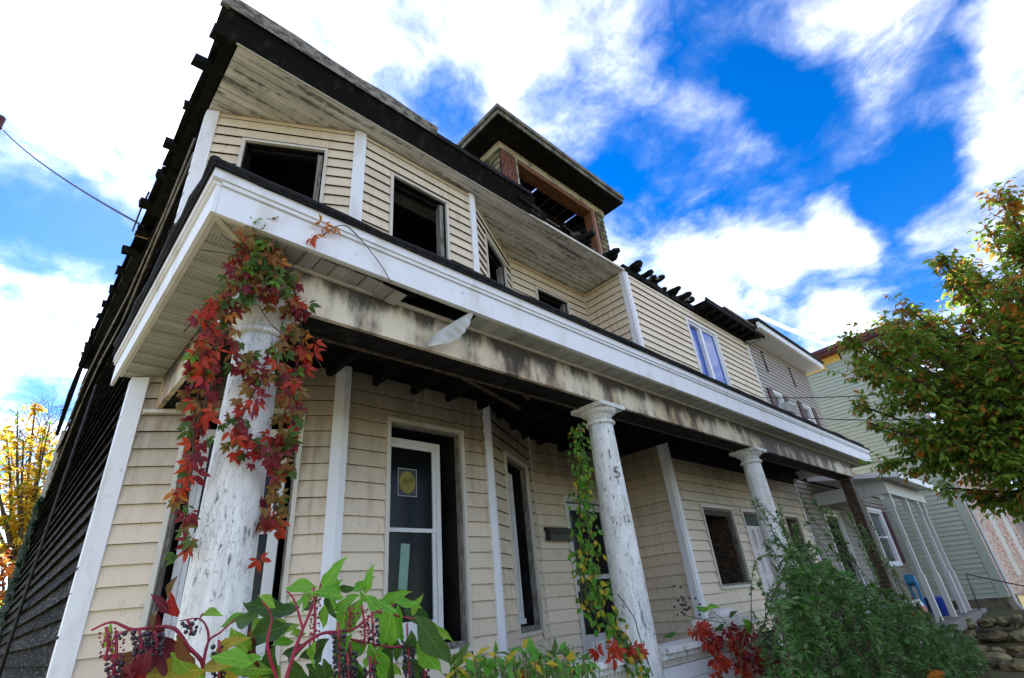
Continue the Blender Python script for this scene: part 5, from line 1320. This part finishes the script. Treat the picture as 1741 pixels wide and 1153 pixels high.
# low weeds under the rail
wd = thing('weed_clump', (2.6, 2.1, 0), 'low green weeds with yellowish flowers in front of the porch rail', 'weeds')
mb = MB(); ms = MB()
for i in range(90):
    u = random.uniform(770, 1010); y_ = random.uniform(1.7, 2.4); top = yd(u, random.uniform(1108, 1150) + abs(u - 900) * .06, y_)
    b_ = Vector((top.x + random.uniform(-.1, .1), top.y + random.uniform(-.1, .1), 0)); pth = smooth_path([b_, b_.lerp(top, .6) + rv(.04), top], 4); ms.tube(pth, .004, 4)
    for k in range(9):
        q = pth[-1 - int(random.random() * 4)] + rv(.03); quad_leaf(mb, frame(rv() + Vector((0, -.2, .2)), Vector((0, -.5, 1)) + rv(.6)), q, random.uniform(.05, .09), random.uniform(.025, .045), random.choice((0, 0, 0, 1, 1, 2)))
ms.build('stem', 'stem_green', wd)['kind'] = 'stuff'; mb.build('foliage', ['lf_poke', 'lf_green', 'lf_yellow'], wd)['kind'] = 'stuff'
for (u, v_, y_) in ((893, 1140, 2.3), (888, 1145, 2.3)):
    q = yd(u, v_, y_); put_leaf(CRE['lf_red'][0], wd, q, Vector((0, -.3, -1)) + rv(.5), TOCAM(q) + rv(.4), .7)

# green vine on the middle column
gv = thing('green_vine', (3.85, 2.8, .5), 'yellow green vine hanging down the left side of the middle column', 'vine')
mb = MB(); ms = MB()
for pts, n_, sp in (([(985, 720, 2.85), (990, 790, 2.85), (1000, 860, 2.86), (1003, 930, 2.86), (1015, 1000, 2.84), (1035, 1060, 2.80), (1065, 1095, 2.72)], 330, .085), ([(975, 730, 2.9), (985, 850, 2.95), (990, 960, 2.95), (1005, 1040, 2.9)], 190, .10), ([(1035, 1060, 2.75), (1075, 1110, 2.66), (1085, 1150, 2.62)], 70, .06)):
    path = smooth_path([yd(*p) for p in pts]); ms.tube(path, .006, 5)
    for i in range(n_):
        k = random.random(); q = path[int(k * (len(path) - 1))] + rv(sp * (.45 + .75 * k)); q.z -= random.uniform(0, .05)
        quad_leaf(mb, frame(Vector((0, -.2, -1)) + rv(.8), TOCAM(q) + rv(.8)), q, random.uniform(.04, .075), random.uniform(.025, .045), random.choice((0, 0, 1, 1, 2, 3)))
ms.build('vine_stem', 'twig', gv, True); mb.build('foliage', ['lf_green', 'lf_lime', 'lf_poke', 'lf_yellow'], gv)['kind'] = 'stuff'
mb = MB(); mb.tube(smooth_path([yd(1050, 1010, 2.66), yd(1078, 1050, 2.66), yd(1085, 1075, 2.66), yd(1110, 1150, 2.66)]), .004, 4); mb.build('tendril', 'twig', gv)

# scarlet creeper on the rail and pier
rc = thing('red_creeper', (5.3, 2.6, .4), 'scarlet creeper trailing over the white porch rail and brick pier', 'vine')
mb = MB(); cnt = 0
for pts, n_, sp, wts in (([(1178, 1080, 2.72), (1190, 1068, 2.72), (1200, 1072, 2.70)], 13, .05, {'lf_red': 1}), ([(1205, 1075, 2.64), (1215, 1100, 2.60), (1225, 1130, 2.56), (1228, 1153, 2.54)], 24, .05, {'lf_red': 5, 'lf_maroon': 2}), ([(1240, 1070, 2.60), (1258, 1100, 2.56), (1262, 1130, 2.54), (1265, 1153, 2.52)], 28, .055, {'lf_red': 3, 'lf_maroon': 3}),
                        ([(1262, 1080, 2.56), (1285, 1110, 2.5), (1310, 1130, 2.45), (1340, 1140, 2.4)], 34, .07, {'lf_maroon': 4, 'lf_red': 2, 'lf_olive': 1}), ([(1045, 1100, 2.68), (1035, 1112, 2.68)], 5, .04, {'lf_red': 1}), ([(1012, 1098, 2.70), (1014, 1104, 2.70)], 2, .02, {'lf_red': 1}), ([(1070, 1100, 2.66), (1085, 1105, 2.66)], 5, .03, {'lf_red': 1})):
    path = smooth_path([yd(*p) for p in pts]); mb.tube(path, .004, 4)
    for i in range(n_):
        q = path[int(random.random() * (len(path) - 1))] + rv(sp); put_leaf(random.choice(CRE[choose(wts)]), rc, q, Vector((0, -.4, -1)) + rv(.4), TOCAM(q) + rv(.6), random.uniform(.75, 1.1))
mb.build('vine_stem', 'twig', rc, True)['kind'] = 'stuff'
pg = thing('broadleaf_weed', (5.5, 2.5, 0), 'green broadleaf weed with small dark berries above the brick pier', 'plant')
mb = MB()
for pts in ([(1262, 1200, 2.45), (1258, 1110, 2.5), (1235, 1060, 2.55), (1205, 1035, 2.58)], [(1258, 1110, 2.5), (1270, 1070, 2.5), (1285, 1060, 2.48)], [(1235, 1060, 2.55), (1180, 1050, 2.6), (1160, 1045, 2.6)], [(1258, 1110, 2.5), (1290, 1085, 2.45), (1300, 1090, 2.45)]):
    path = smooth_path([yd(*p) for p in pts]); mb.tube(path, .004, 4)
mb.build('stem', 'stem_green', pg, True)
for (u, v_, a, sc) in ((1205, 1038, 160, .9), (1200, 1034, 20, .9), (1262, 1052, -40, 1.1), (1268, 1060, -70, 1.0), (1285, 1085, -30, 1.1), (1240, 1050, 60, .7), (1150, 1078, 175, .8), (1232, 1062, 200, .8), (1290, 1075, 60, .8)):
    q = yd(u, v_, 2.5); a = math.radians(a); tip = RT @ Vector((math.cos(a), math.sin(a), .2)); put_leaf(POK['lf_green' if sc < .85 else 'lf_poke'][1], pg, q, tip, TOCAM(q) + Vector((0, 0, .5)) + rv(.3), sc)
mb = MB()
for i in range(26):
    q = yd(random.gauss(1172, 10) if i % 2 else random.gauss(1160, 12), random.gauss(1030, 14), 2.6); mb.lathe(q.x, q.y, [(.003, q.z - .010), (.010, q.z - .004), (.010, q.z + .004), (.003, q.z + .010)], 6)
mb.build('berries', 'berry', pg, True)['kind'] = 'stuff'

# big loose shrub before the second entrance
sh = thing('shrub', (7.6, 1.9, 0), 'large loose dark green shrub in front of the second entrance', 'shrub')
mb = MB(); ms = MB()
def shoot(b_, top, n_, ln, wts, bend=.15):
    mid = b_.lerp(top, .55) + Vector((0, 0, (top - b_).length * bend)) + rv(.08)
    path = smooth_path([b_, mid, top], 7); ms.tube(path, [.0030 * (1 - .8 * i / len(path)) + .001 for i in range(len(path))], 4)
    d_ = (path[-1] - path[-4]).normalized()
    for i in range(n_):
        t = .25 + .75 * random.random(); k = t * (len(path) - 1); q = path[int(k)].lerp(path[min(int(k) + 1, len(path) - 1)], k % 1)
        td = (path[min(int(k) + 1, len(path) - 1)] - path[max(int(k) - 1, 0)]).normalized(); side = td.cross(Vector((0, 0, 1))) * random.choice((-1, 1))
        tip = td * .45 + side * 1.0 + Vector((0, -.1, -.25)) + rv(.4); quad_leaf(mb, frame(tip, Vector((0, -.3, 1)) + rv(.5)), q, ln * random.uniform(.7, 1.2), ln * random.uniform(.42, .56), choose(wts))
B0 = {0: 5, 1: 1.0, 2: 1.4}
tops = []
for i in range(520):
    u = random.uniform(1335, 1660); v_ = 1153
    t = (u - 1300) / 360; top_v = 930 + max(0, t - .12) ** 1.15 * 190
    if random.random() < .12: top_v -= random.uniform(10, 60) * (1 - t)
    v_ = top_v + random.random() ** 1.1 * (1175 - top_v)
    y_ = random.uniform(1.45, 2.35)
    x_lim = 3.2
    tops.append((u, v_, y_))
for (u, v_, y_) in tops:
    top = yd(u, v_, y_)
    if top.x > 11.5: top = top.lerp(Vector((9.5, y_, top.z)), .6)
    b_ = Vector((top.x + random.uniform(-.7, .45), y_ + random.uniform(-.15, .3), max(0.02, top.z - random.uniform(.5, 1.0)))); shoot(b_, top, 76, random.choice((.045, .055, .065)), B0, .28)
for (u, v_, y_) in ((1300, 860, 2.25), (1325, 870, 2.2), (1290, 920, 2.2), (1380, 850, 2.3), (1432, 870, 2.3), (1470, 900, 2.3), (1400, 860, 2.25), (1350, 900, 2.2), (1310, 990, 2.1), (1280, 1060, 2.1), (1300, 1110, 2.0), (1420, 920, 2.2), (1450, 940, 2.2), (1340, 960, 2.15), (1500, 960, 2.2), (1355, 1000, 2.1), (1320, 930, 2.1), (1365, 930, 2.2)):
    top = yd(u, v_, y_)
    for k in range(3):
        tp = top + rv(.12); b_ = Vector((tp.x + random.uniform(.0, .5), y_ - .1, max(.1, tp.z - random.uniform(.6, 1.1)))); shoot(b_, tp, 44, .056, {0: 3, 2: 2.5, 1: .6}, .08)
ms.build('stem', 'twig', sh)['kind'] = 'stuff'; mb.build('foliage', ['lf_bush', 'lf_poke', 'lf_bush2'], sh)['kind'] = 'stuff'
for (u, v_) in ((1585, 1140), (1592, 1146), (1580, 1148)):
    q = yd(u, v_, 1.4); put_leaf(CRE['lf_orange'][0], sh, q, Vector((0, -.3, -1)) + rv(.5), TOCAM(q) + rv(.3), .9)

# street tree on the right, bronze tipped
def grow_tree(root, trunk_pts, trunk_r, limbs, leaf_n, ln, mats, pick, spread, barkmat='bark', leafname='crown'):
    ms = MB(); mb = MB()
    tp = smooth_path(trunk_pts, 5); ms.tube(tp, [trunk_r * (1 - .55 * i / len(tp)) for i in range(len(tp))], 10)
    ms.build('trunk', barkmat, root, True)
    ml = MB()
    for pts, r_ in limbs:
        path = smooth_path(pts, 6); n_ = len(path); ml.tube(path, [r_ * (1 - .85 * i / n_) + .003 for i in range(n_)], 6)
        Ltot = sum((path[i + 1] - path[i]).length for i in range(n_ - 1))
        for t_ in range(int(leaf_n * Ltot)):
            k = (.18 + .82 * random.random()) * (n_ - 1); q = path[int(k)].lerp(path[min(int(k) + 1, n_ - 1)], k % 1)
            td = (path[min(int(k) + 1, n_ - 1)] - path[max(int(k) - 1, 0)]).normalized()
            off = rv(1).normalized() * spread * random.random() ** .6 * (1.15 - .6 * k / n_); tw = q + off + td * random.uniform(0, spread * .6)
            ml.tube([q, q.lerp(tw, .5) + rv(.02), tw], [.004, .003, .0015], 3, cap=False)
            dd_ = (tw - q).normalized() if (tw - q).length > 1e-3 else td
            for l_ in range(7):
                f_ = .35 + .65 * l_ / 6; p_ = q.lerp(tw, f_) + rv(.012)
                side = dd_.cross(Vector((0, 0, 1))) * (1 if l_ % 2 else -1)
                tip = dd_ * .5 + side * .8 + Vector((0, 0, -.55)) + rv(.3); quad_leaf(mb, frame(tip, Vector((0, 0, 1)) + rv(.5)), p_, ln * random.uniform(.7, 1.15), ln * .46, pick(p_))
    ml.build('limbs', barkmat, root)['kind'] = 'stuff'; mb.build(leafname, mats, root)['kind'] = 'stuff'
tr = thing('street_tree', (10.5, -1.0, 0), 'leafy street tree turning bronze and orange on the right', 'tree')
DT = 8.0
base = pd(1960, 1100, DT); base.z = 0
fork = pd(1900, 820, DT)
trunk = [base, base.lerp(fork, .5) + Vector((.05, 0, 0)), fork, pd(1880, 700, DT)]
def T(u, v_, d_=0): return pd(u, v_, DT + d_)
limbs = []
ends = [(1700, 330), (1725, 420), (1600, 440), (1640, 500), (1598, 540), (1540, 520), (1450, 580), (1500, 620), (1460, 640), (1520, 680), (1480, 720), (1560, 740), (1500, 790), (1560, 800), (1610, 830), (1640, 790), (1680, 850), (1700, 760), (1680, 680), (1640, 640), (1720, 590), (1700, 520), (1600, 610), (1740, 680), (1560, 640), (1620, 720), (1760, 780), (1760, 500), (1780, 380), (1680, 600), (1590, 680), (1650, 560), (1545, 570), (1740, 850), (1600, 770), (1530, 740), (1660, 740), (1720, 800)]
while len(ends) < 82:
    u, v_ = random.uniform(1480, 1800), random.uniform(420, 850)
    if v_ > 560 - (u - 1480) * .75 and v_ < 700 + (u - 1480) * .75: ends.append((u, v_))
ends += [(1715, 350), (1735, 380), (1690, 400), (1735, 460), (1668, 470), (1620, 470), (1575, 560), (1500, 590), (1470, 620), (1465, 690), (1510, 560)]
for i, (u, v_) in enumerate(ends):
    dd_ = random.uniform(-.9, .9); s0 = (1885, 720 + random.uniform(-60, 110)); mid = (s0[0] * .45 + u * .55 + random.uniform(-15, 15), s0[1] * .5 + v_ * .5 + 10 + random.uniform(-10, 20))
    limbs.append(([T(*s0), T(*mid, dd_ * .6), T(u, v_, dd_)], .03))
def pick_tree(p):
    h = (p.z - 3.0) / 4.0; out = random.random()
    if out < .04 + 1.0 * max(0, h - .5): return 2
    if math.sin(p.x * 5.1 + p.z * 3.7) * math.sin(p.z * 4.3 - p.y * 3.1) > .9 and random.random() < .6: return 2
    return 1 if random.random() < .08 + .7 * max(0, min(1, h)) ** 1.5 else 0
grow_tree(tr, trunk, .13, limbs, 40, .10, ['lf_tree', 'lf_tree2', 'lf_orange'], pick_tree, .36)

# autumn trees behind on the left
yt = thing('golden_tree', (-.8, 28, 0), 'golden autumn tree with bare upper twigs behind the burned house', 'tree')
def Yp(u, v_, y_=28.0): return px(u, v_, 'y', y_)
lim = []
for (u, v_) in [(10, 730), (30, 700), (60, 690), (85, 720), (100, 760), (40, 750), (70, 770), (15, 790), (95, 800), (50, 810), (20, 840), (80, 840), (40, 870), (60, 900), (10, 890), (-20, 760), (-40, 820), (-30, 720), (-60, 880), (25, 920), (75, 740), (100, 850)]:
    y_ = 28 + random.uniform(-1.2, 1.2); lim.append(([Yp(30 + random.uniform(-15, 15), 1000), Yp(u * .6 + 12, v_ * .55 + 430, y_), Yp(u, v_, y_)], .07))
pg_ = lambda p: choose({0: 5, 1: 2, 2: 1})
grow_tree(yt, [Vector((Yp(30, 1000).x, 28, 0)), Yp(28, 1060), Yp(30, 985)], .16, lim, 5.0, .26, ['lf_yellow', 'lf_gold', 'lf_lime'], pg_, .7)
bt = thing('bare_tree', (-.5, 31, 0), 'leafless twiggy tree crown showing above the golden tree', 'tree')
ms = MB(); b0 = Yp(30, 1000, 31); ms.tube([Vector((b0.x, 31, 0)), b0, Yp(40, 850, 31)], [.2, .16, .08], 8); ms.build('trunk', 'bark', bt, True)
ms = MB()
def twigs(p, d_, ln, r_, depth):
    e_ = p + d_ * ln; ms.tube([p, p.lerp(e_, .5) + rv(ln * .06), e_], [r_, r_ * .8, r_ * .55], 4, cap=False)
    if depth:
        for k in range(3): twigs(p.lerp(e_, random.uniform(.5, 1)), (d_ + rv(.75)).normalized(), ln * random.uniform(.55, .8), r_ * .55, depth - 1)
for k in range(11): twigs(Yp(random.uniform(10, 70), random.uniform(790, 850), 31), (Vector((random.uniform(-.6, .6), 0, 1)) + rv(.3)).normalized(), random.uniform(1.0, 1.7), .04, 4)
ms.build('twigs', 'bark', bt)['kind'] = 'stuff'
ob = thing('orange_bush', (.5, 20, 0), 'orange autumn bush low behind the left wall', 'bush')
lim = []
for i in range(26):
    u = random.uniform(-40, 65); v_ = random.uniform(925, 1060) ; lim.append(([Yp(10 + random.uniform(-20, 20), 1120, 20), Yp((u + 10) / 2, 1050, 20 + random.uniform(-.4, .4)), Yp(u, v_, 20 + random.uniform(-.6, .6))], .03))
grow_tree(ob, [Vector((Yp(10, 1100, 20).x, 20, 0)), Yp(10, 1120, 20), Yp(10, 1090, 20)], .06, lim, 7, .17, ['lf_orange', 'lf_red', 'lf_gold'], lambda p: choose({0: 4, 1: 1.6, 2: 2}), .4)
yb = thing('yellow_bush', (-.2, 16, 0), 'yellow leafed bush beside the left rear corner', 'bush')
lim = []
for i in range(16):
    u = random.uniform(-60, 30); v_ = random.uniform(1020, 1110); lim.append(([Yp(-20, 1140, 16), Yp((u - 20) / 2, 1110, 16), Yp(u, v_, 16 + random.uniform(-.5, .5))], .025))
grow_tree(yb, [Vector((Yp(-20, 1140, 16).x, 16, 0)), Yp(-20, 1150, 16), Yp(-20, 1130, 16)], .05, lim, 8, .15, ['lf_yellow', 'lf_gold', 'lf_lime'], lambda p: choose({0: 4, 1: 2, 2: 1}), .35)
# ivy on the rear corner of the side wall
iv = thing('ivy', (.45, 12.4, 0), 'dark ivy climbing the rear corner of the charred side wall', 'vine')
mb = MB()
for i in range(1800):
    h_ = random.random() ** 1.3; z_ = .3 + 3.9 * h_; y_ = 13.2 - random.random() ** 1.5 * (2.2 - 2.0 * h_)
    q = Vector((.475 - random.uniform(0, .05), y_, z_)); quad_leaf(mb, frame(Vector((-.3, 0, -1)) + rv(.5), Vector((-1, -.4, .3)) + rv(.6)), q, random.uniform(.07, .12), .07, 0)
mb.build('foliage', ['lf_ivy'], iv)['kind'] = 'stuff'
ms = MB(); ms.tube(smooth_path([(.46, 12.9, 0), (.45, 13.0, 1.5), (.45, 13.1, 3.0), (.45, 13.15, 4.0)]), .015, 5); ms.build('vine_stem', 'twig', iv)
